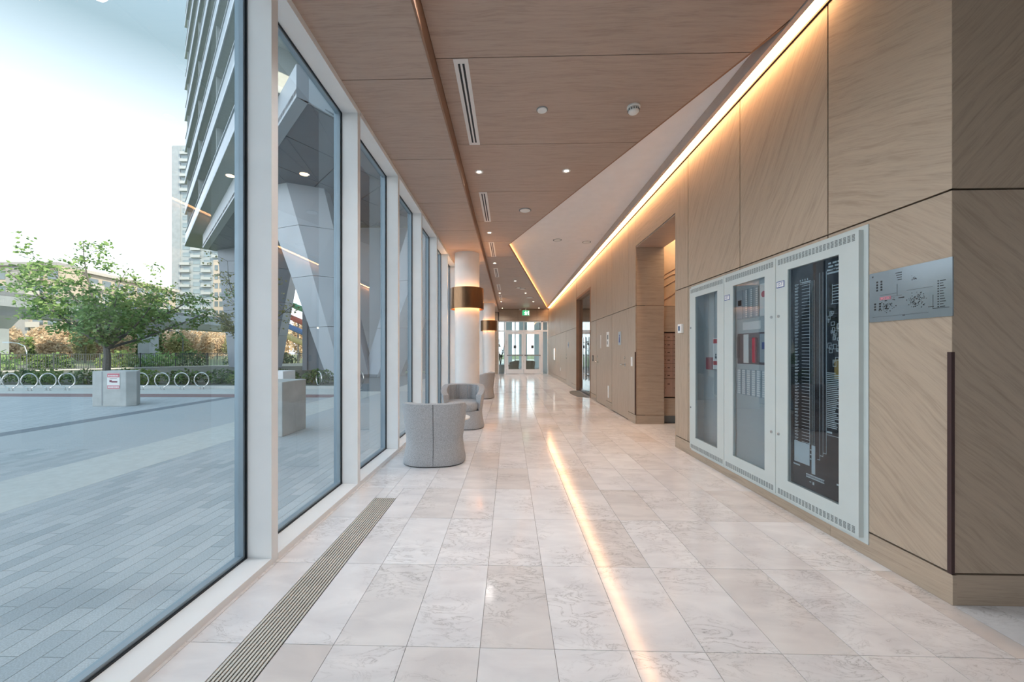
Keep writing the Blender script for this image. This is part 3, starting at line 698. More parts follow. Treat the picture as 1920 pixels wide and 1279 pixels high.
MB().box(-.012, -.004, 3.60-Yc, 3.625-Yc, 1.16, 1.36).build('red_handle', M['maroon_plate'], fc)
MB().box(-.010, -.004, 3.46-Yc, 3.53-Yc, 1.12, 1.375).build('switch_column', M['white'], fc)
km = MB().box(-.010, -.004, 3.205-Yc, 3.305-Yc, 1.13, 1.37).build('keypad_module', M['module'], fc); MB().box(-.0115, -.010, 3.225-Yc, 3.275-Yc, 1.24, 1.30).build('screen', M['navy'], km)
for k_ in range(6):
    y1_ = 3.635-k_*.070
    ic = MB().box(-.006, 0, y1_-.062-Yc, y1_-Yc, .83, 1.06).build('indicator_column', M['module'], fc)
    b_ = MB()
    for r_ in range(12): b_.box(-.0075, -.006, y1_-.052-Yc, y1_-.012-Yc, .838+r_*.0185, .851+r_*.0185)
    b_.build('label_rows', M['white'], ic)
# third bay: black graphic annunciator
gr = MB().box(-.008, -.004, 2.482-Yc, 2.958-Yc, .235, 1.85).build('graphic_board', M['graphic'], fc)
pr = MB(); YL, YR = 2.945, 2.495
def q(u0, u1, v0, v1):      # u from left, v from top, fractions of the pane
    ya_, yb_ = YL-(YL-YR)*u0, YL-(YL-YR)*u1; za, zb = WZ1-(WZ1-WZ0)*v0, WZ1-(WZ1-WZ0)*v1
    pr.box(-.0092, -.008, ya_-Yc, yb_-Yc, za, zb)
for k_ in range(50):
    v0 = .075+k_*.0147
    q(.24, .40, v0, v0+.0020)
    q(.09, .15+.03*rr.random(), v0+.002, v0+.005); q(.09, .14+.02*rr.random(), v0+.008, v0+.010)
for k_ in range(4): q(.20+.05*k_, .215+.05*k_, .06, .068)
q(.20, .42, .072, .075); q(.20, .42, .08, .082); q(.40, .408, .075, .80); q(.445, .452, .075, .80); q(.485, .492, .075, .80)
for k_, vb_ in enumerate((.855, .835, .82)): q(.595+.06*k_, .60+.06*k_, .05, vb_); q(.55 if k_ == 0 else .595+.06*(k_-1), .60+.06*k_, vb_-.003, vb_)
q(.08, .40, .80, .895); q(.44, .51, .80, .925); q(.41, .435, .82, .825); q(.41, .435, .84, .845); q(.41, .435, .86, .865)
q(.06, .20, .905, .911); q(.90, .99, .925, .932); q(.33, .68, .932, .936); q(.33, .68, .944, .948)
for k_ in range(18): q(.335+k_*.019, .340+k_*.019, .936, .944)
q(.40, .43, .962, .966); q(.46, .49, .960, .972)
for k_ in range(30): q(.73, .86+.12*rr.random(), .475+k_*.0078, .4785+k_*.0078)
q(.73, .82, .72, .728); q(.73, .95, .735, .737)
# site map
for k_ in range(26):
    u, v = .74+rr.random()*.2, .21+rr.random()*.22
    w_, h_ = rr.uniform(.02, .07), rr.uniform(.008, .022)
    q(u, u+w_, v, v+.002); q(u, u+w_, v+h_, v+h_+.002); q(u, u+.005, v, v+h_); q(u+w_-.005, u+w_, v, v+h_)
for k_ in range(6): q(.82, .98, .115+k_*.012, .118+k_*.012)
q(.82, .826, .11, .19); q(.97, .976, .11, .19); q(.80, .98, .19, .192); q(.78, .99, .045, .048)
hd = [((.755, .80), (.83, .90), (.915, .985)), ((.755, .84), (.865, .97)), ((.73, .84), (.86, .868), (.885, .985)), ((.735, .985),)]
for k_, ws_ in enumerate(hd):
    for u0, u1 in ws_: q(u0, u1, .018+k_*.0135, .025+k_*.0135)
tag(pr.build('printed_diagram', M['line'], gr), kind='stuff')
tape = MB().box(-.0085, -.0078, YL-(YL-YR)*.86-Yc, YL-(YL-YR)*.985-Yc, WZ1-1.59*.42, WZ1-1.59*.50).build('ochre_zone', plain('ochre', (.30, .20, .05), .4), gr)

# ------------------------------------------------------------------ ceiling fittings
def linear_vent(y0, y1, label):
    t_ = thing('ceiling_vent', label, 'vent', (-.396, (y0+y1)/2, ZC), group='slot diffusers in a row on the wood ceiling'); L = (y1-y0)/2
    MB().box(-.06, .06, -L, L, -.004, .0).build('frame', M['vent_white'], t_)
    for x_ in (-.018, .018): MB().box(x_-.009, x_+.009, -L+.05, L-.05, -.0055, -.004).build('slot', M['black'], t_)
OV = ['nearest', 'second', 'third', 'fourth', 'fifth', 'sixth', 'farthest']
for k_ in range(6): linear_vent(3.065+2.566*k_, 4.34+2.566*k_, '%s white twin slot diffuser along the wood ceiling' % OV[k_])
def downlight(x, y, label, power=24):
    t_ = thing('downlight', label, 'light', (x, y, ZC), group='recessed downlights' if y > 2 else 'added fill downlights behind the viewpoint')
    MB().lathe([(.030, .002), (.030, -.003), (.052, -.005), (.056, 0)], n=24, cap=False).build('trim', M['vent_white'], t_, True)
    MB().lathe([(.030, -.001), (.030, -.0025)], n=24).build('lens', M['lens'], t_)
    ld = bpy.data.lights.new('downlight_lamp', 'SPOT'); ld.energy = power; ld.spot_size = 2.3; ld.spot_blend = .9; ld.shadow_soft_size = .05; ld.color = (1, .97, .95)
    lo = bpy.data.objects.new('lamp', ld); COL.objects.link(lo); lo.parent = t_; lo.location = (0, 0, -.012)
for k_, y_ in enumerate((5.0, 7.55, 10.15, 15.3, 17.95, 20.6)): downlight(-.40, y_, '%s recessed downlight in line with the slot diffusers' % (ORD[k_]))
for x_, y_, l_ in ((.735, 5.0, 'recessed downlight left of the white triangle near its front'), (.18, 12.72, 'first recessed downlight beside the glowing triangle edge'), (.63, 15.33, 'second recessed downlight beside the glowing triangle edge'), (1.10, 17.95, 'third recessed downlight beside the glowing triangle edge'), (1.56, 20.55, 'last recessed downlight beside the glowing triangle edge')): downlight(x_, y_, l_)
for x_, l_ in ((-.40, 'window side'), (.735, 'wall side')): downlight(x_, 2.42, 'added fill downlight overhead just outside the view, %s' % l_, 52 if x_ < 0 else 30)  # unseen lamps added to brighten the near floor
downlight(-.40, -.15, 'added fill downlight directly behind the viewpoint on the window side', 40)  # unseen lamp added to lift the floor by the glazing
for x_ in (-.2, 2.4, 5.0):
    for y_ in (-1.2, -4.6): downlight(x_, y_, 'added fill downlight in the lobby behind the viewpoint', 9)  # unseen fill lamps added behind the camera
def disc(px, py, r, name, label, cat, z=ZC, drop=.012):
    p = onz(px, py, z); t_ = thing(name, label, cat, (p.x, p.y, z))
    MB().lathe([(r*1.18, 0), (r*1.18, -.004), (r*1.02, -drop*.5)], n=24).build('rim', M['plate'], t_); MB().lathe([(r, -drop*.5), (r, -drop), (r*.9, -drop-.002)], n=24).build('cover', M['white'], t_)
disc(1016.5, 205.5, .046, 'ceiling_sensor', 'small round white sensor left of the smoke detector', 'sensor')
disc(984.5, 394, .085, 'ceiling_speaker', 'round white ceiling speaker beside the tip of the white triangle', 'speaker')
disc(993, 558, .14, 'ceiling_speaker', 'round white ceiling speaker near the far end', 'speaker')
disc(972, 539.5, .08, 'ceiling_sensor', 'small flat white disc on the far wood ceiling', 'sensor')
disc(980, 541.5, .09, 'ceiling_sensor', 'grey disc beside a small white disc on the far ceiling', 'sensor')
disc(1045, 450, .08, 'concealed_sprinkler', 'white sprinkler cover near the middle of the white triangle', 'sprinkler', ZW, .004)
disc(1100, 454, .08, 'concealed_sprinkler', 'white sprinkler cover near the wall side of the white triangle', 'sprinkler', ZW, .004)
def detector(px, py, label):
    p = onz(px, py, ZC); t_ = thing('smoke_detector', label, 'smoke detector', (p.x, p.y, ZC))
    MB().lathe([(.062, 0), (.062, -.014), (.055, -.018)], n=28).build('base', M['white'], t_)
    MB().lathe([(.052, -.018), (.050, -.05), (.038, -.064), (.012, -.068)], n=28).build('dome', M['white'], t_, True)
    s_ = MB()
    for k_ in range(14):
        a = 2*math.pi*k_/14; c_, d_ = math.cos(a), math.sin(a)
        s_.box(.0505*c_-.005, .0505*c_+.005, .0505*d_-.005, .0505*d_+.005, -.046, -.030)
    tag(s_.build('vent_slots', M['slot'], t_), kind='stuff')
detector(1188, 200, 'white smoke detector on the wood ceiling near the white triangle')
detector(975.5, 580, 'small white detector above the exit sign')
detector(951, 584, 'small white detector at the far left of the ceiling')

# ------------------------------------------------------------------ columns with bronze bands
def column(x, y, label, lab2):
    r = .275
    c = thing('column', label, 'column', (x, y, 0))
    MB().lathe([(r, 0), (r, ZL+.02)], n=48).build('shaft', M['white_col'], c, False); smooth_by_angle(c.children[0])
    MB().lathe([(r+.012, 0), (r+.012, .10)], n=48).build('base_ring', M['white_col'], c)
    l_ = thing('column_lamp', lab2, 'lamp', (x, y, 2.17))
    R1, R2 = .362, .372
    o_ = MB().loft([[(q_*math.cos(2*math.pi*i/56), q_*math.sin(2*math.pi*i/56), z) for i in range(56)] for q_, z in ((R1, .0), (R2, .0), (R2, .46), (R1, .46), (R1, .0))], cap=False).build('band', M['bronze'], l_); smooth_by_angle(o_)
    MB().loft([[(q_*math.cos(2*math.pi*i/40), q_*math.sin(2*math.pi*i/40), z) for i in range(40)] for q_, z in ((r+.03, .14), (r+.05, .14), (r+.05, .32), (r+.03, .32), (r+.03, .14))], cap=False).build('light_ring', M['lampglow'], l_)
    for k_ in range(4):
        a = k_*math.pi/2+.5; MB().tube([(r*math.cos(a), r*math.sin(a), .23), (R1*math.cos(a), R1*math.sin(a), .23)], .008, 6).build('bracket', M['bronze'], l_)
column(-.955, 8.58, 'near white round column rising between the grey chairs', 'brushed bronze band lamp on the near white column')
column(-.945, 17.35, 'far white round column beside the end doors', 'brushed bronze band lamp on the far white column')

# ------------------------------------------------------------------ tub chairs
def se(a, b, th, p=2.7):
    c, s_ = math.cos(th), math.sin(th)
    return (a*math.copysign(abs(c)**(2/p), c), b*math.copysign(abs(s_)**(2/p), s_))
def tub_chair(name, label, loc, rz, mat, group, proto={}):
    ch = thing(name, label, 'chair', loc, rz, group)
    n = 64
    def ring(sc, z, cy=0): return [(se(.345*sc, .335*sc, 2*math.pi*i/n)[0], se(.345*sc, .335*sc, 2*math.pi*i/n)[1]+cy, z) for i in range(n)]
    # pedestal
    o = MB().loft([ring(.99, .012), ring(1.0, .03), ring(.95, .13), ring(.915, .22), ring(.91, .285)]).build('pedestal', mat, ch); smooth_by_angle(o)
    MB().loft([ring(.955, .0), ring(.955, .012)]).build('plinth', M['black'], ch)
    # shell from one arm round the back to the other arm; front is +y
    a0 = math.radians(52); m = 56
    ths = [math.pi/2+a0+(2*math.pi-2*a0)*i/m for i in range(m+1)]
    def rim(t):
        f = abs((t-math.pi*1.5))/(math.pi-a0)          # 0 at the back, 1 at the arm front
        return .665 if f < .50 else .665-.135*((f-.50)/.50)**1.05
    rows = []
    for t in ths:
        h = rim(t); f = abs((t-math.pi*1.5))/(math.pi-a0); rows.append([])
        tk = .085+.012*math.sin(t*44)*(1 if f < .5 else 0)
        for u in (0, .25, .5, .75, 1):
            z = .285+(h-.285)*u; sc = .915+.115*u**.8
            x_, y_ = se(.345*sc, .335*sc, t); rows[-1].append((x_, y_, z))
        x_, y_ = se(.345*1.03-.02, .335*1.03-.02, t); rows[-1].append((x_, y_, h+.012))
        for u in (1, .6, .3, 0):
            z = .36+(h-.36)*u; x_, y_ = se(.345*1.0-tk, .335*1.0-tk, t, 2.5); rows[-1].append((x_, y_, z))
    o = MB().loft(rows, cap=True).build('shell', mat, ch); smooth_by_angle(o, .9)
    # seat
    def sring(k_, z):
        out = []
        for i in range(n):
            t = 2*math.pi*i/n; dx, dy = se(.345*k_-.07, .335*k_-.07, t, 2.6)
            if dy > 0: dy *= 1.30
            out.append((dx, dy, z))
        return out
    o = MB().loft([sring(.93, .287), sring(.99, .33), sring(1.01, .385), sring(.99, .41), sring(.90, .425)]).build('seat', mat, ch); smooth_by_angle(o, .9)
    # back seam
    pts = []
    for u in range(9):
        z = .285+(.665-.285)*u/8; sc = .915+.115*(u/8)**.8; pts.append((0, -.335*sc-.001, z))
    pts = [(0, -.335*s_-.001, z) for z, s_ in ((.02, .995), (.13, .95), (.22, .915))]+pts
    MB().tube(pts, .0028, 5).build('back_seam', M['seam'], ch)
    return ch
GC = 'grey wool tub chairs by the glazing'
tub_chair('tub_chair', 'nearest grey tub chair seen from behind with a centre seam', (-.845, 4.33, 0), math.radians(7), M['fabric'], GC)
tub_chair('tub_chair', 'grey tub chair facing the viewer at the foot of the near column', (-.765, 6.26, 0), math.radians(184), M['fabric'], GC)
tub_chair('tub_chair', 'farthest grey tub chair behind the near column', (-.75, 10.22, 0), math.radians(80), M['fabric'], GC)
sf = plain('tan_fabric', (.36, .29, .21), .9, var=.2, scale=90)
tub_chair('armchair', 'left tan tub chair behind the glass end doors', (.25, 24.2, 0), math.radians(100), sf, 'tan chairs in the vestibule')
tub_chair('armchair', 'right tan tub chair behind the glass end doors', (1.25, 24.4, 0), math.radians(-20), sf, 'tan chairs in the vestibule')
tb = thing('side_table', 'small round white side table between the two near chairs', 'table', (-.78, 4.98, 0))
MB().lathe([(.255, .352), (.262, .358), (.262, .368), (.258, .372)], n=48).build('top', M['white'], tb)
MB().lathe([(.025, .02), (.025, .352)], n=20).build('stem', M['white'], tb); MB().lathe([(.16, 0), (.16, .012), (.03, .022)], n=32).build('base', M['white'], tb)
pt = thing('potted_plant', 'dark leafy plant behind the left sidelight of the end doors', 'plant', (-.55, 23.0, 0))
MB().lathe([(.20, 0), (.26, .45), (.24, .45), (.22, .40)], n=24).build('pot', M['concrete'], pt)
lm_ = leafmat('dark_leaf', (.02, .03, .02), (.10, .10, .08), .1); r2 = random.Random(5)
st_ = MB(); lv = MB()
for k_ in range(9):
    a = r2.uniform(0, 6.28); L = r2.uniform(.4, 1.6); e_ = Vector((.25*math.cos(a)*L, .25*math.sin(a)*L, .45+L))
    st_.tube([(0, 0, .4), (e_.x*.4, e_.y*.4, .45+L*.6), e_], .012, 5)
    for j in range(6):
        p = Vector((0, 0, .4)).lerp(e_, r2.uniform(.4, 1)); d = Vector((r2.gauss(0, 1), r2.gauss(0, 1), r2.gauss(0, .6))).normalized()*.28; s2 = d.cross(Vector((0, 0, 1))).normalized()*.06
        lv.add([p, p+d*.5+s2, p+d, p+d*.5-s2], [(0, 1, 2, 3)])
st_.build('stems', M['reveal'], pt); lv.build('leaves', lm_, pt)

# ================================================================== outside
GZ = -.13
# ---- plaza paving
def brickmat(name, c1, c2, sx_, sy_):
    m, t, b = nodes(name); c = N(t, 'ShaderNodeTexCoord'); br = N(t, 'ShaderNodeTexBrick')
    mp = N(t, 'ShaderNodeMapping'); mp.inputs['Rotation'].default_value = (0, 0, math.pi/2)
    t.links.new(c.outputs['Object'], mp.inputs[0]); t.links.new(mp.outputs[0], br.inputs['Vector'])
    br.inputs['Scale'].default_value = 1; br.inputs['Brick Width'].default_value = sx_; br.inputs['Row Height'].default_value = sy_
    br.inputs['Mortar Size'].default_value = .004; br.inputs['Color1'].default_value = (*c1, 1); br.inputs['Color2'].default_value = (*c2, 1)
    br.inputs['Mortar'].default_value = (.2, .23, .25, 1); t.links.new(br.outputs[0], b.inputs['Base Color']); b.inputs['Roughness'].default_value = .8
    return m
PC1, PC2 = (.47, .51, .53), (.545, .58, .595)
M['plaza_far'] = brickmat('plaza_far', PC1, PC2, .32, .105)
def pavermat():
    m, t, b = nodes('granite_paver'); oi = N(t, 'ShaderNodeObjectInfo')
    r = ramp(t, [(0, (.42, .465, .49)), (.12, PC1), (.7, PC2), (1, (.585, .61, .62))]); t.links.new(oi.outputs['Random'], r.inputs[0])
    c = N(t, 'ShaderNodeTexCoord'); n_ = N(t, 'ShaderNodeTexNoise'); n_.inputs['Scale'].default_value = 140; n_.inputs['Detail'].default_value = 2
    t.links.new(c.outputs['Object'], n_.inputs['Vector']); r2_ = ramp(t, [(.35, (.78, .78, .78)), (.65, (1, 1, 1))]); t.links.new(n_.outputs['Fac'], r2_.inputs[0])
    mx = N(t, 'ShaderNodeMix', data_type='RGBA', blend_type='MULTIPLY'); mx.inputs[0].default_value = 1
    t.links.new(r.outputs[0], mx.inputs[6]); t.links.new(r2_.outputs[0], mx.inputs[7]); t.links.new(mx.outputs[2], b.inputs['Base Color'])
    b.inputs['Roughness'].default_value = .75; return m
M['paver'] = pavermat()
pz = MB().box(-40, XG-.08, -12, 24, GZ-.3, GZ-.012).build('floor_plaza', M['plaza_base']); tag(pz, 'grey granite paved plaza outside the glazing', 'pavement', kind='structure')
pv = MB().box(-.0510, .0510, -.1585, .1585, -.012, 0).mesh('paver'); pv.materials.append(M['paver'])
PWID, PLEN = .105, .32
cand = []
far = MB()
def course_zone(xa, xb_, ya, yb):
    i = 0; x = xa
    while x > xb_+.05:
        y = ya+(.5*PLEN if i % 2 else 0)
        while y < yb:
            cx, cy = x-PWID/2, y+PLEN/2
            cand.append((cx, cy)); y += PLEN
        x -= PWID; i += 1
course_zone(-1.65, -4.25, -3.0, 13.0); course_zone(-5.30, -8.10, -3.0, 11.2)
def seen(c):
    v = Vector((c[0], c[1], 0)); l_, f_ = v.dot(RV), v.dot(FV)
    if f_ < .2: return 1e9
    px = CX+F*l_/f_; py = CY+F*(H-GZ)/f_
    if px < -60 or px > 900 or py > 1380: return 1e9
    return f_
cand.sort(key=seen)
for c in cand[:300]: link('paver', pv, None, pz, (c[0], c[1], GZ))
for c in cand[300:]: far.box(c[0]-.051, c[0]+.051, c[1]-.1585, c[1]+.1585, GZ-.012, GZ)
tag(far.build('far_pavers', M['paver'], pz), kind='stuff')
MB().box(-5.295, -4.255, -12, 11.2, GZ-.012, GZ+.001).build('cream_band', M['paver_band'], pz)
MB().box(-8.47, -8.105, -12, 11.2, GZ-.012, GZ+.001).build('dark_band', M['paver_dark'], pz)
MB().box(-40, -8.475, -12, 11.2, GZ-.012, GZ).build('far_paving', M['plaza_far'], pz)
MB().box(-5.3, -4.255, 11.205, 13, GZ-.012, GZ).box(-40, -5.3, 12.0, 13.7, GZ-.012, GZ).box(-4.25, -1.6, 13.01, 24, GZ-.012, GZ).build('far_paving', M['paver_band'], pz)
MB().box(-40, -5.305, 11.205, 11.99, GZ-.012, GZ+.001).build('red_band', M['paver_red'], pz)
tag(MB().box(-260, 60, -60, 260, -1.2, -.5).build('ground', plain('rough_grass', (.22, .26, .13), .95, var=.3, scale=.4)), 'rough grassy ground beyond the fence', 'ground', kind='structure')

# ---- concrete planter blocks
pb = thing('concrete_block', 'pale concrete block with a red and white towing notice', 'planter', (-9.92, 9.24, GZ))
MB().prism([(-.43, 0), (.43, 0), (.55, .16), (.20, .60), (-.43, .60)], 0, .87).build('block', M['concrete'], pb, bevel=.012)
MB().box(-.19, -.155, -.003, .02, .02, .86).build('groove_shade', plain('shadow_grey', (.34, .36, .37), .9), pb)  # raised strip; its grey stands for the shade of a groove
ns = MB().box(-.16, .16, -.403, -.400, .43, .82).build('notice', M['white'], pb, loc=(.12, .395, 0))
ns.rotation_euler = (0, 0, 0)
for z0, z1 in ((.72, .815), (.435, .52)): MB().box(-.155, .155, -.405, -.4035, z0, z1).build('red_band', M['pink'], ns)
MB().box(-.10, -.04, -.405, -.4035, .60, .655).box(-.05, .10, -.405, -.4035, .59, .625).box(-.09, .09, -.405, -.4035, .685, .695).build('tow_truck_mark', plain('maroon', (.22, .06, .10), .6), ns)
wm = MB()
for k_ in range(7): wm.box(-.13+k_*.038, -.105+k_*.038, -.4062, -.405, .745, .775)
for k_ in range(8): wm.box(-.14+k_*.036, -.116+k_*.036, -.4062, -.405, .455, .50)
tag(wm.build('lettering', M['white'], ns), kind='stuff')
cb_ = thing('concrete_block', 'smooth concrete block close to the glass in the second bay', 'planter', (-3.92, 6.33, GZ))
MB().box(-.30, .32, -.35, .36, 0, .87).build('block', M['concrete'], cb_, bevel=.012)
cb2 = thing('concrete_block', 'small white block behind the near concrete block', 'planter', (-6.4, 10.6, GZ))
MB().box(-.25, .22, -.3, .3, 0, .82).build('block', M['white_paint'], cb2, bevel=.01)

# ---- bicycle rings
ringp = None
RPX = [(-14, 733), (20, 733), (55, 733), (90, 732.5), (125.5, 732), (265, 731), (304, 731), (341, 730.5), (378, 730), (447, 728), (541, 728), (598, 727), (676, 726)]
RL = ['at the far left edge', 'leftmost in full view', 'second from the left', 'third from the left', 'fourth just left of the noticed block', 'half hidden by the noticed block', 'first right of the noticed block', 'second right of the noticed block', 'third right of the noticed block', 'beside the first mullion', 'above the near concrete block', 'right of the near concrete block', 'seen through the third window bay']
for k_, (px, py) in enumerate(RPX):
    p = onz(px, py, GZ)
    if ringp is None:
        ringp = thing('bicycle_ring', '', 'bike rack', (0, 0, 0), group='steel bicycle rings along the planting bed')
        r_ = .255; pts = []
        for i in range(33):
            a = math.radians(-90+12+(360-24)*i/32); pts.append((r_*math.cos(a), 0, .345+r_*math.sin(a)))
        pts = [(.055, 0, 0)]+pts+[(-.055, 0, 0)]
        o = MB().tube(pts, .020, 8).build('ring', M['chrome'], ringp); smooth_by_angle(o)
        for s_ in (-1, 1): MB().lathe([(.045, 0), (.045, .008)], s_*.055, 0, 14).build('foot', M['steel'], ringp)
        rg = ringp
    else: rg = dup(ringp)
    rg.location = p; rg['label'] = 'steel bicycle ring '+RL[k_]
    rg.rotation_euler = (0, 0, .15 if px < 200 else .05 if px < 400 else -.75)

# ---- kerb, planting bed and fence
tag(MB().box(-60, -6, 13.75, 14.0, GZ-.3, GZ+.10).build('kerb', M['paver_band']), 'low pale kerb behind the bicycle rings', 'kerb', kind='structure')
bed = MB().prism([(-60, 14.0), (-6, 14.0), (-14, 34), (-60, 34)], GZ-.3, GZ+.06).build('planting_bed', plain('bed_soil', (.12, .13, .10), .95, var=.4, scale=2)); tag(bed, 'dark planting bed between the rings and the fence', 'planting bed', kind='structure')
def leaves(mb, rnd, c, rad, count, size, flat=.8):
    for i in range(count):
        while True:
            p = Vector((rnd.uniform(-1, 1), rnd.uniform(-1, 1), rnd.uniform(-1, 1)))
            if .25 < p.length < 1: break
        p = Vector((p.x*rad[0], p.y*rad[1], p.z*rad[2]))+Vector(c)
        d = Vector((rnd.gauss(0, 1), rnd.gauss(0, 1), rnd.gauss(0, flat))).normalized(); s_ = d.cross(Vector((rnd.gauss(0, 1), rnd.gauss(0, 1), rnd.gauss(0, 1)))).normalized()
        L = size*rnd.uniform(.6, 1.4); w_ = L*.38
        mb.add([p-d*L*.5, p+s_*w_, p+d*L*.5, p-s_*w_], [(0, 1, 2, 3)])
M['leaf_spring'] = leafmat('spring_leaf', (.10, .22, .06), (.34, .50, .20))
M['leaf_dark'] = leafmat('dark_leaf_bed', (.03, .07, .035), (.16, .26, .08), .2)
M['leaf_mid'] = leafmat('mid_leaf', (.08, .16, .05), (.28, .36, .12))
M['leaf_tan'] = leafmat('tan_twig', (.42, .30, .19), (.80, .64, .44), .35)
M['leaf_olive'] = leafmat('olive_leaf', (.20, .22, .08), (.48, .46, .22))
M['bark'] = plain('bark', (.17, .17, .165), .9, var=.2, scale=20)
rs_ = random.Random(11)
SH = ['low green shrub behind the bicycle rings, %s along the bed' % o for o in ORD]
for k_ in range(12):
    x = -22.6+1.35*k_; y = 14.9+.25*(k_ % 3)
    s_ = thing('shrub', SH[k_].replace('nearest', 'leftmost'), 'shrub', (x, y, GZ+.05), group='low shrubs behind the bicycle rings')
    lv = MB(); leaves(lv, rs_, (0, 0, .28), (.66, .6, .34), 420, .11); lv.build('foliage', M['leaf_dark' if k_ % 3 else 'leaf_mid'], s_)
    MB().tube([(0, 0, 0), (.03, 0, .35)], .02, 5).build('stem', M['bark'], s_)
P0, P1 = onz(0, 699, GZ), onz(420, 687, GZ); fd = (P1-P0); fd.z = 0; fd.normalize()
fs = P0-fd*18.4; nb = 25; seg = 2.3
tag(MB().add([fs-Vector((fd.y, -fd.x, 0))*-.2+Vector((0, 0, -.2)), fs+fd*58-Vector((fd.y, -fd.x, 0))*-.2+Vector((0, 0, -.2)), fs+fd*58+Vector((fd.y, -fd.x, 0))*.25+Vector((0, 0, -.2)), fs+Vector((fd.y, -fd.x, 0))*.25+Vector((0, 0, -.2)),
    fs-Vector((fd.y, -fd.x, 0))*-.2+Vector((0, 0, .12)), fs+fd*58-Vector((fd.y, -fd.x, 0))*-.2+Vector((0, 0, .12)), fs+fd*58+Vector((fd.y, -fd.x, 0))*.25+Vector((0, 0, .12)), fs+Vector((fd.y, -fd.x, 0))*.25+Vector((0, 0, .12))],
    [(0,3,2,1),(4,5,6,7),(0,1,5,4),(1,2,6,5),(2,3,7,6),(3,0,4,7)]).build('kerb', M['paver_band']), 'pale kerb under the dark fence', 'kerb', kind='structure')
fe = thing('fence', 'dark steel picket fence behind the planting bed', 'fence', fs+Vector((0, 0, GZ)), math.atan2(fd.y, fd.x))
M['fence'] = plain('fence_paint', (.03, .045, .05), .5)
post = MB().box(-.04, .04, -.04, .04, 0, 1.40).mesh('post'); post.materials.append(M['fence'])
rail = MB().box(.04, seg-.04, -.02, .02, 1.30, 1.35).box(.04, seg-.04, -.02, .02, .12, .16).mesh('rail'); rail.materials.append(M['fence'])
pk = MB()
for i in range(1, 19): pk.box(seg*i/19-.014, seg*i/19+.014, -.014, .014, .16, 1.30)
pk = pk.mesh('pickets'); pk.materials.append(M['fence'])
for i in range(nb):
    link('post', post, None, fe, (i*seg, 0, 0)); link('rail', rail, None, fe, (i*seg, 0, 0)); tag(link('pickets', pk, None, fe, (i*seg, 0, 0)), kind='stuff')

# ---- trees
def tree(name, label, loc, h, spread, seed, leafm, nleaf, lsize, trunk_h, tr=.11, group=None, nb_=9, top=1.0):
    rnd = random.Random(seed); t = thing(name, label, 'tree', loc, 0, group)
    tk = MB(); tk.tube([(0, 0, 0), (.03, .02, trunk_h*.6), (.0, .0, trunk_h)], tr, 8, tr*.7); tk.build('trunk', M['bark'], t)
    br = MB(); lv = MB(); tips = []
    for i in range(nb_):
        a = 2*math.pi*i/nb_+rnd.uniform(-.3, .3); el = rnd.uniform(.35, 1.25)
        L = spread*rnd.uniform(.75, 1.1) if el < .85 else (h-trunk_h)*rnd.uniform(.8, 1.05)*top
        p = Vector((0, 0, trunk_h*rnd.uniform(.75, 1.0))); d = Vector((math.cos(a)*math.cos(el), math.sin(a)*math.cos(el), math.sin(el)))
        pts = [p]
        for s_ in range(6):
            d = (d+Vector((rnd.gauss(0, .12), rnd.gauss(0, .12), rnd.gauss(.02, .10)))).normalized(); p = p+d*L/6; pts.append(p.copy())
        br.tube(pts, tr*.45, 5, .012)
        for j in range(2, 7):
            for k2 in range(3):
                d2 = Vector((rnd.gauss(0, 1), rnd.gauss(0, 1), rnd.gauss(.25, .5))).normalized(); L2 = L*rnd.uniform(.18, .40)
                e_ = pts[j]+d2*L2; m_ = pts[j]+d2*L2*.5+Vector((0, 0, .05)); br.tube([pts[j], m_, e_], .012, 3, .004); tips.append((pts[j], m_, e_))
    for i in range(nleaf):
        a, m_, b = rnd.choice(tips); u = rnd.random()**.7
        p = a.lerp(b, u)+Vector((rnd.gauss(0, .12), rnd.gauss(0, .12), rnd.gauss(-.03, .10)))*spread/4
        d = Vector((rnd.gauss(0, 1), rnd.gauss(0, 1), rnd.gauss(-.3, .5))).normalized(); s2 = d.cross(Vector((rnd.gauss(0, 1), rnd.gauss(0, 1), rnd.gauss(0, 1)))).normalized()
        L = lsize*rnd.uniform(.6, 1.3); lv.add([p, p+d*L*.5+s2*L*.3, p+d*L, p+d*L*.5-s2*L*.3], [(0, 1, 2, 3)])
    br.build('branches', M['bark'], t); lv.build('foliage', leafm, t)
    return t
tp = lf((199-CX)/F*18, 18, GZ)
tree('street_tree', 'spring green tree rising behind the noticed concrete block', tp, 6.8, 4.0, 4, M['leaf_spring'], 8200, .17, 1.9, .16, nb_=14)
tp2 = lf((462-CX)/F*23.5, 23.5, GZ)
tree('street_tree', 'sparse leafed tree partly behind the first white mullion', tp2, 7.0, 2.6, 9, M['leaf_olive'], 2400, .16, 2.4, .11, nb_=11)
BT = [(0, 58, 5.5, 'leaf_tan'), (52, 62, 4.2, 'leaf_mid'), (100, 66, 5.2, 'leaf_tan'), (128, 60, 5.0, 'leaf_tan'), (160, 70, 6.0, 'leaf_olive'), (185, 66, 5.6, 'leaf_tan'), (225, 70, 6.2, 'leaf_tan'), (262, 64, 4.5, 'leaf_mid'), (285, 72, 6.2, 'leaf_dark'), (310, 78, 6.4, 'leaf_tan'), (335, 76, 5.5, 'leaf_olive'), (362, 80, 7.2, 'leaf_tan'), (385, 86, 7.0, 'leaf_tan'), (408, 88, 7.0, 'leaf_tan'), (430, 92, 7.0, 'leaf_olive')]
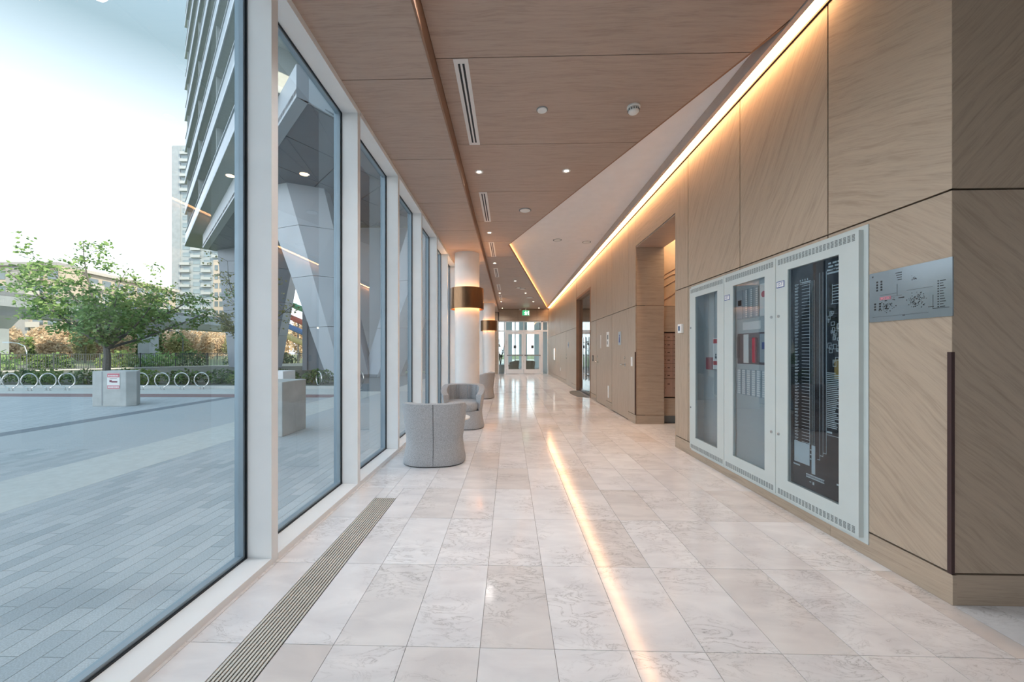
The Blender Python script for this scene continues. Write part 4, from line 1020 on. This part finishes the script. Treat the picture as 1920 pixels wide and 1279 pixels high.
BT2 = [(18, 84, 6.5), (78, 86, 6.8), (116, 90, 6.8), (146, 88, 7.0), (205, 92, 7.4), (243, 94, 7.6), (298, 98, 7.6), (322, 100, 8.0), (348, 102, 8.2), (374, 104, 8.4), (398, 106, 8.4), (420, 108, 8.6), (524, 0, 9.0), (562, 0, 9.5)]
NM = {'leaf_tan': 'tan leafless tree', 'leaf_mid': 'green bushy tree', 'leaf_olive': 'olive green tree', 'leaf_dark': 'dark evergreen tree'}
for k_, (px, fw_, h_, m_) in enumerate(BT):
    fw_ = (64, 69)[k_ % 2]*F/(CX-px)
    p = lf((px-CX)/F*fw_, fw_, -.5); rnd = random.Random(40+k_)
    t = thing('background_tree', '%s under the guideway, %s from the left' % (NM[m_], (ORD[k_] if k_ else 'first')), 'tree', p, 0, 'trees beyond the fence')
    lv = MB()
    for j in range(7): leaves(lv, rnd, (rnd.uniform(-1.1, 1.1), rnd.uniform(-.9, .9), h_*rnd.uniform(.25, .75)), (1.35, 1.2, h_*.25), 300, .34)
    lv.build('foliage', M[m_], t); MB().tube([(0, 0, 0), (.1, 0, h_*.7)], .14, 6, .05).build('trunk', M['bark'], t)
GL2 = ['first', 'second', 'third', 'fourth', 'fifth', 'sixth', 'seventh', 'eighth', 'ninth', 'tenth', 'eleventh', 'twelfth', 'thirteenth', 'fourteenth', 'fifteenth']
for k_, (px, fw_, h_) in enumerate(BT2):
    fw_ = (74, 78.5)[k_ % 2]*F/(CX-px) if px < 500 else 60+14*(k_ % 2)
    p = lf((px-CX)/F*fw_, fw_, -.5); rnd = random.Random(140+k_)
    t = thing('background_tree', 'pale tan bare tree in the farthest row, %s from the left' % GL2[k_], 'tree', p, 0, 'farthest bare trees')
    lv = MB()
    for j in range(8): leaves(lv, rnd, (rnd.uniform(-.9, .9), rnd.uniform(-.8, .8), h_*rnd.uniform(.2, .78)), (1.3, 1.1, h_*.22), 260, .36)
    lv.build('foliage', M['leaf_tan'], t); MB().tube([(0, 0, 0), (.1, 0, h_*.7)], .14, 6, .05).build('trunk', M['bark'], t)
rnd = random.Random(77)
GL = ['first', 'second', 'third', 'fourth', 'fifth', 'sixth', 'seventh', 'eighth', 'ninth', 'tenth', 'eleventh', 'twelfth']
for k_ in range(12):
    p = fs+fd*(15.5+k_*3.1)+Vector((-fd.y, fd.x, 0))*(3.0+(k_ % 3)*1.6)
    t = thing('hedge_bush', 'leafy bush just behind the fence, %s from the left' % GL[k_], 'bush', (p.x, p.y, -.5), 0, 'bushes behind the fence')
    lv = MB(); leaves(lv, rnd, (0, 0, .75), (1.6, 1.3, .95+.25*(k_ % 2)), 520, .26); lv.build('foliage', M[('leaf_mid', 'leaf_spring', 'leaf_dark')[k_ % 3]], t)
    MB().tube([(0, 0, 0), (0, 0, .8)], .05, 5).build('stem', M['bark'], t)

# ---- elevated guideway
gw = thing('guideway', 'elevated concrete guideway crossing behind the trees', 'guideway', (-56, 0, -.5))
for k_ in range(6):
    y0 = 18+k_*20
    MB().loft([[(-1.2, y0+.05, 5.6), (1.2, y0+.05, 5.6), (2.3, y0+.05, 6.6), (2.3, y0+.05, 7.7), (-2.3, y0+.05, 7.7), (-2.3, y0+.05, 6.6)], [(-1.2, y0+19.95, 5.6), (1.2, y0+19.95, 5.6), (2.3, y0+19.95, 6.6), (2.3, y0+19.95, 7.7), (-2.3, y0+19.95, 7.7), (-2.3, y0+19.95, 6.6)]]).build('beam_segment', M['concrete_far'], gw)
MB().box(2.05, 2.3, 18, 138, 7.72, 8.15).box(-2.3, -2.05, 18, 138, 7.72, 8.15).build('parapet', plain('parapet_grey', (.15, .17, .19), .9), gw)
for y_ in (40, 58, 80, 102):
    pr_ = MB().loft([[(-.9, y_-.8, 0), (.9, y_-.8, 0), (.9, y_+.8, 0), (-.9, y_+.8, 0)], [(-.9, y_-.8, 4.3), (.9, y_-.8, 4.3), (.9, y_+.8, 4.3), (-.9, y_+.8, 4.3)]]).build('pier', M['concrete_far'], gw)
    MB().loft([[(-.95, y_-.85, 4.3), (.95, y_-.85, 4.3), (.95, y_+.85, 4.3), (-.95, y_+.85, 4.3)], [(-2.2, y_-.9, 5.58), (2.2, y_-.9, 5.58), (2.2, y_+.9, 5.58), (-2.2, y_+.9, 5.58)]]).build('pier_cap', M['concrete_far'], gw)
for px, fw_, l_ in ((343, 41.5, 'dark curved street lamp right of the tree'), (50, 26, 'pale street lamp at the left behind the fence')):
    p = lf((px-CX)/F*fw_, fw_, -.5); sl_ = thing('street_lamp', l_, 'lamp', p)
    z_ = 3.9 if px > 100 else 2.3
    MB().tube([(0, 0, 0), (0, 0, z_*.75), (-.15, 0, z_*.92), (-.6, 0, z_), (-1.2, 0, z_*1.03)], .05 if px > 100 else .028, 6).build('pole', M['fence' if px > 100 else 'alu'], sl_)
    MB().box(-1.6, -1.15, -.08, .08, z_*1.03-.05, z_*1.03+.04).build('head', M['fence' if px > 100 else 'alu'], sl_)

# ---- apartment blocks and tower far away
def facade(parent, x0, x1, z0, z1, cols, rows, y, wall, win, rail_m=None):
    cw, rh = (x1-x0)/cols, (z1-z0)/rows
    wme = MB().box(-cw*.34, cw*.34, -.08, 0, -rh*.30, rh*.28).mesh('window'); wme.materials.append(win)
    sme = MB().box(-cw*.46, cw*.46, -1.0, 0, -rh*.48, -rh*.44).box(-cw*.46, cw*.46, -1.0, -.92, -rh*.44, -rh*.12).mesh('balcony'); sme.materials.append(rail_m or wall)
    for r_ in range(rows):
        for c_ in range(cols):
            link('window', wme, None, parent, (x0+cw*(c_+.5), y, z0+rh*(r_+.5)))
            if rail_m and (c_+r_//9) % 2 == 0: link('balcony', sme, None, parent, (x0+cw*(c_+.5), y, z0+rh*(r_+.5)))
M['beige'] = plain('beige_render', (.40, .35, .29), .9, var=.04, scale=.3); M['grey_ren'] = plain('grey_render', (.28, .28, .28), .9, var=.04, scale=.3)
M['win_far'] = plain('far_window', (.12, .16, .18), .2, var=.2, scale=.5); M['balc'] = plain('balcony_pale', (.42, .40, .37), .8)
b1 = thing('apartment_building', 'beige low apartment building at the far left behind the guideway', 'building', lf(-99, 76, 0), YAW)
MB().box(-18, 12.2, 0, 3.6, 0, 18.2).build('wall', M['beige'], b1); MB().box(-18.6, 12.2, -.8, 3.6, 18.2, 18.9).build('roof', M['grey_ren'], b1)
MB().box(-18, -9.5, -.35, -.02, 3, 18.1).box(1.5, 6.0, -.35, -.02, 3, 18.1).build('grey_bay', M['grey_ren'], b1)
facade(b1, -9.5, 1.5, 6, 18, 4, 4, 0, M['beige'], M['win_far'], M['balc']); facade(b1, 6, 12, 6, 18, 2, 4, 0, M['beige'], M['win_far'], M['balc'])
b2 = thing('apartment_building', 'pale apartment building receding behind the tree', 'building', lf(-89.3, 82, 0), YAW-math.pi/2+.10)
MB().box(0, 27, 0, 12, 0, 18.2).build('wall', M['beige'], b2); MB().box(-.4, 27.4, -.7, 12.5, 18.2, 18.9).build('roof', M['balc'], b2)
b2.rotation_euler = (0, 0, YAW+math.pi/2+.10)
facade(b2, 1, 26, 6, 18, 8, 4, 0, M['beige'], M['win_far'], M['balc'])
tw = thing('residential_tower', 'tall pale glass residential tower left of the overhanging building', 'building', lf((323-CX)/F*150, 150, 0), YAW)
MB().box(0, 20, 0, 18, 0, 82).build('wall', plain('tower_wall', (.27, .31, .33), .6, var=.05, scale=.2), tw); MB().box(6, 15, 3, 14, 82, 87).build('roof_house', M['grey_ren'], tw); MB().box(3.5, 7, 2, 6, 82, 84.5).build('roof_house', M['grey_ren'], tw)
MB().box(0, 3.3, -.3, 0, 0, 81.5).build('corner_pier', M['concrete_far'], tw)
facade(tw, 3.5, 20, 12, 81, 4, 24, -.05, M['beige'], plain('tower_window', (.18, .24, .27), .15, var=.2, scale=.3), plain('tower_balcony', (.33, .36, .37), .7))
b3 = thing('apartment_building', 'beige slab building at the foot of the pale tower', 'building', lf((400-CX)/F*120, 120, 0), YAW)
MB().box(0, 3.4, 0, 10, 0, 30).build('wall', M['beige'], b3); facade(b3, .2, 3.2, 12, 29, 2, 6, 0, M['beige'], M['win_far'])
pg = thing('play_structure', 'colourful red green and blue canopy structure far across the plaza', 'canopy', lf((542-CX)/F*50, 50, -.3))
for k_, (c_, z_) in enumerate((((.10, .30, .16), 7.4), ((.50, .13, .09), 5.7), ((.12, .22, .45), 4.4), ((.60, .48, .20), 3.0))):
    MB().tube([(-2, 0, z_+.4), (-.6, 0, z_+.7), (1, 0, z_), (2.2, 0, z_-.5)], .35, 8).build('arch', plain('arch_%d' % k_, c_, .5), pg)
MB().tube([(-1.2, 0, 0), (-1.2, 0, 8)], .1, 6).tube([(1.2, 0, 0), (1.2, 0, 6)], .1, 6).build('post', M['grey_ren'], pg)

# ---- the overhanging building with balconies and its slanted legs
M['pan_light'] = plain('pale_blue_panel', (.50, .55, .61), .45, var=.04, scale=.5); M['pan_dark'] = plain('dark_shade_panel', (.20, .235, .275), .4, var=.08, scale=.4)  # dark panel copy carries shade in its colour on far legs and soffit
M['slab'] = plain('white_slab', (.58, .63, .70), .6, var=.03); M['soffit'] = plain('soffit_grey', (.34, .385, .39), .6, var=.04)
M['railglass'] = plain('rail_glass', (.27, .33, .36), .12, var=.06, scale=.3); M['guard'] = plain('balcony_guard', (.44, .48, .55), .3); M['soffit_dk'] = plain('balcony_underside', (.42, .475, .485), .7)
ob = thing('overhanging_building', 'tall building with stacked white balconies overhanging the plaza', 'building', (0, 0, 0))
A2 = Vector((-29.6, 36)); D2 = Vector((.6855, -.728)); N2 = Vector((.728, .6855))
def w2(p): v = lf(p.x, p.y); return (v.x, v.y)
def strip(t0, t1, o0, o1, z0, z1, name, m, par):
    return MB().prism([w2(A2+D2*t0+N2*o0), w2(A2+D2*t1+N2*o0), w2(A2+D2*t1+N2*o1), w2(A2+D2*t0+N2*o1)], z0, z1).build(name, M[m], par)
LEN = 30
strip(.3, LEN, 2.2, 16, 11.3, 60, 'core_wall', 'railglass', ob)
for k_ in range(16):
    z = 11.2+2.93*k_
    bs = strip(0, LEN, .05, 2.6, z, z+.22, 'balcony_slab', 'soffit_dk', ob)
    strip(0, LEN, 0, .05, z-.02, z+.20, 'slab_edge', 'slab', bs)
    strip(.1, LEN-.1, .06, .12, z+.22, z+1.02, 'glass_guard', 'guard', bs)
    strip(.05, LEN-.05, .04, .13, z+1.22, z+1.27, 'top_rail', 'slab', bs)
    fn = MB()
    for q_ in range(10):
        t_ = 1.2+q_*3; pts = [w2(A2+D2*t_+N2*.12), w2(A2+D2*(t_+.10)+N2*.12), w2(A2+D2*(t_+.10)+N2*2.2), w2(A2+D2*t_+N2*2.2)]
        fn.prism(pts, z+.32, z+2.93) if q_ % 3 == 0 else None
    fn.build('divider', M['soffit'], bs)
C2 = Vector((-7.0, 13.2)); E2 = Vector((.544, .839))
def poly(pts, z0, z1, name, m, par): return MB().prism([w2(p) for p in pts], z0, z1).build(name, M[m], par)
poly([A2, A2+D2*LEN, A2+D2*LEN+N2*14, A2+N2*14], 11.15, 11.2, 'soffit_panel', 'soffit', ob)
poly([C2, C2-D2*26.5, C2-D2*26.5+N2*.4, C2+N2*.4], 10.0, 11.15, 'downstand', 'pan_light', ob)
poly([C2, C2+E2*12, C2+E2*12+Vector((-.3, .25)), C2+N2*.4], 10.0, 11.15, 'downstand', 'pan_light', ob)
us = MB()
for i in range(9):
    for j in range(5):
        a = C2+N2*.4-D2*(i*3)+E2*(j*2.6); b = a-D2*2.96; c = b+E2*2.56; d = a+E2*2.56
        MB().prism([w2(a), w2(b), w2(c)], 10.05, 10.1).build('soffit_tile', M['pan_dark'], ob); MB().prism([w2(a+(c-a)*.012), w2(c-(c-a)*.012), w2(d)], 10.06, 10.11).build('soffit_tile', M['pan_dark'], ob)  # dark tone puts the shade under the overhang into the tiles
MB().prism([w2(C2), w2(C2-D2*27), w2(C2-D2*27+E2*13), w2(C2+E2*13)], 10.12, 10.3).build('under_soffit', M['gasket'], ob)
for px, py in ((570, 327), (432, 330)):
    p = onz(px, py, 10.04); MB().lathe([(.20, 10.03), (.20, 10.05)], p.x, p.y, 20).build('soffit_lamp', emit('soffit_lamp_glow', (1, .70, .45), 1.0), ob)
def leg(name, label, base, top, wb, wt, dep, m, joints_=True):
    t = thing(name, label, 'column', (0, 0, 0))
    z0, z1 = GZ, 10.06
    lv_ = [0, .26, .52, .78, 1.0]
    def ring_(u, off=0):
        c = base.lerp(top, u); w_ = wb+(wt-wb)*u; d_ = dep*(1-.25*u)
        return [(*w2(Vector((c.x-w_/2, c.y-d_*.25))), z0+(z1-z0)*u+off), (*w2(Vector((c.x+w_*.02, c.y-d_*.75))), z0+(z1-z0)*u+off), (*w2(Vector((c.x+w_/2, c.y-d_*.15))), z0+(z1-z0)*u+off), (*w2(Vector((c.x+w_/2, c.y+d_*.5))), z0+(z1-z0)*u+off), (*w2(Vector((c.x-w_/2, c.y+d_*.5))), z0+(z1-z0)*u+off)]
    for a, b in zip(lv_[:-1], lv_[1:]):
        MB().loft([ring_(a, .02 if a else 0), ring_(b, -.0)]).build('clad_panel', M[m], t)
    MB().loft([[(lambda c: (c[0], c[1], z_))(r_) for r_ in rr_] for rr_, z_ in ((ring_(0), GZ), (ring_(0), GZ+.15))]).build('plinth', M['pan_dark'], t)
    return t
B2 = Vector((-8.15, 20.9))
leg('slanted_column', 'pale panelled slanted column leaning left, second window bay', B2, Vector((-11.2, 20.9)), 2.2, 3.4, 1.6, 'pan_light')
leg('slanted_column', 'pale panelled slanted column leaning right, third window bay', B2+Vector((1.6, .6)), Vector((-3.2, 22.5)), 2.0, 3.2, 1.6, 'pan_light')
leg('slanted_column', 'shadow coloured panelled slanted column behind the first mullion', Vector((-21.8, 33.5)), Vector((-22.1, 33.5)), 3.0, 4.6, 2.0, 'pan_dark')  # shadow on this leg is put into the cladding colour
leg('slanted_column', 'shadow coloured slanted column leaning right in the second window bay', Vector((-19.3, 31.0)), Vector((-17.9, 31.0)), 2.2, 3.3, 2.0, 'pan_dark')  # cladding colour darkened to stand for shadow here too
wt_ = thing('service_wall', 'dark slate wall behind the slanted columns', 'wall', lf(-13.5, 27, GZ), YAW)
for k_ in range(4): MB().box(0+k_*2.9, 2.87+k_*2.9, 0, .4, 0, 10.1).build('panel', M['pan_dark' if k_ % 2 == 0 else 'pan_light'], wt_); MB().box(-.35, -.02, -.1, .3, 0, 5.2).build('post', M['pan_light'], wt_)
# unseen upper storeys above the lobby roof, added to block the sun
tag(MB().box(XG+.2, 24, -20, 28, 4.2, 17).build('sun_block_mass', M['soffit']), 'unseen upper storeys added over the lobby to shade the plaza', 'building', kind='structure')
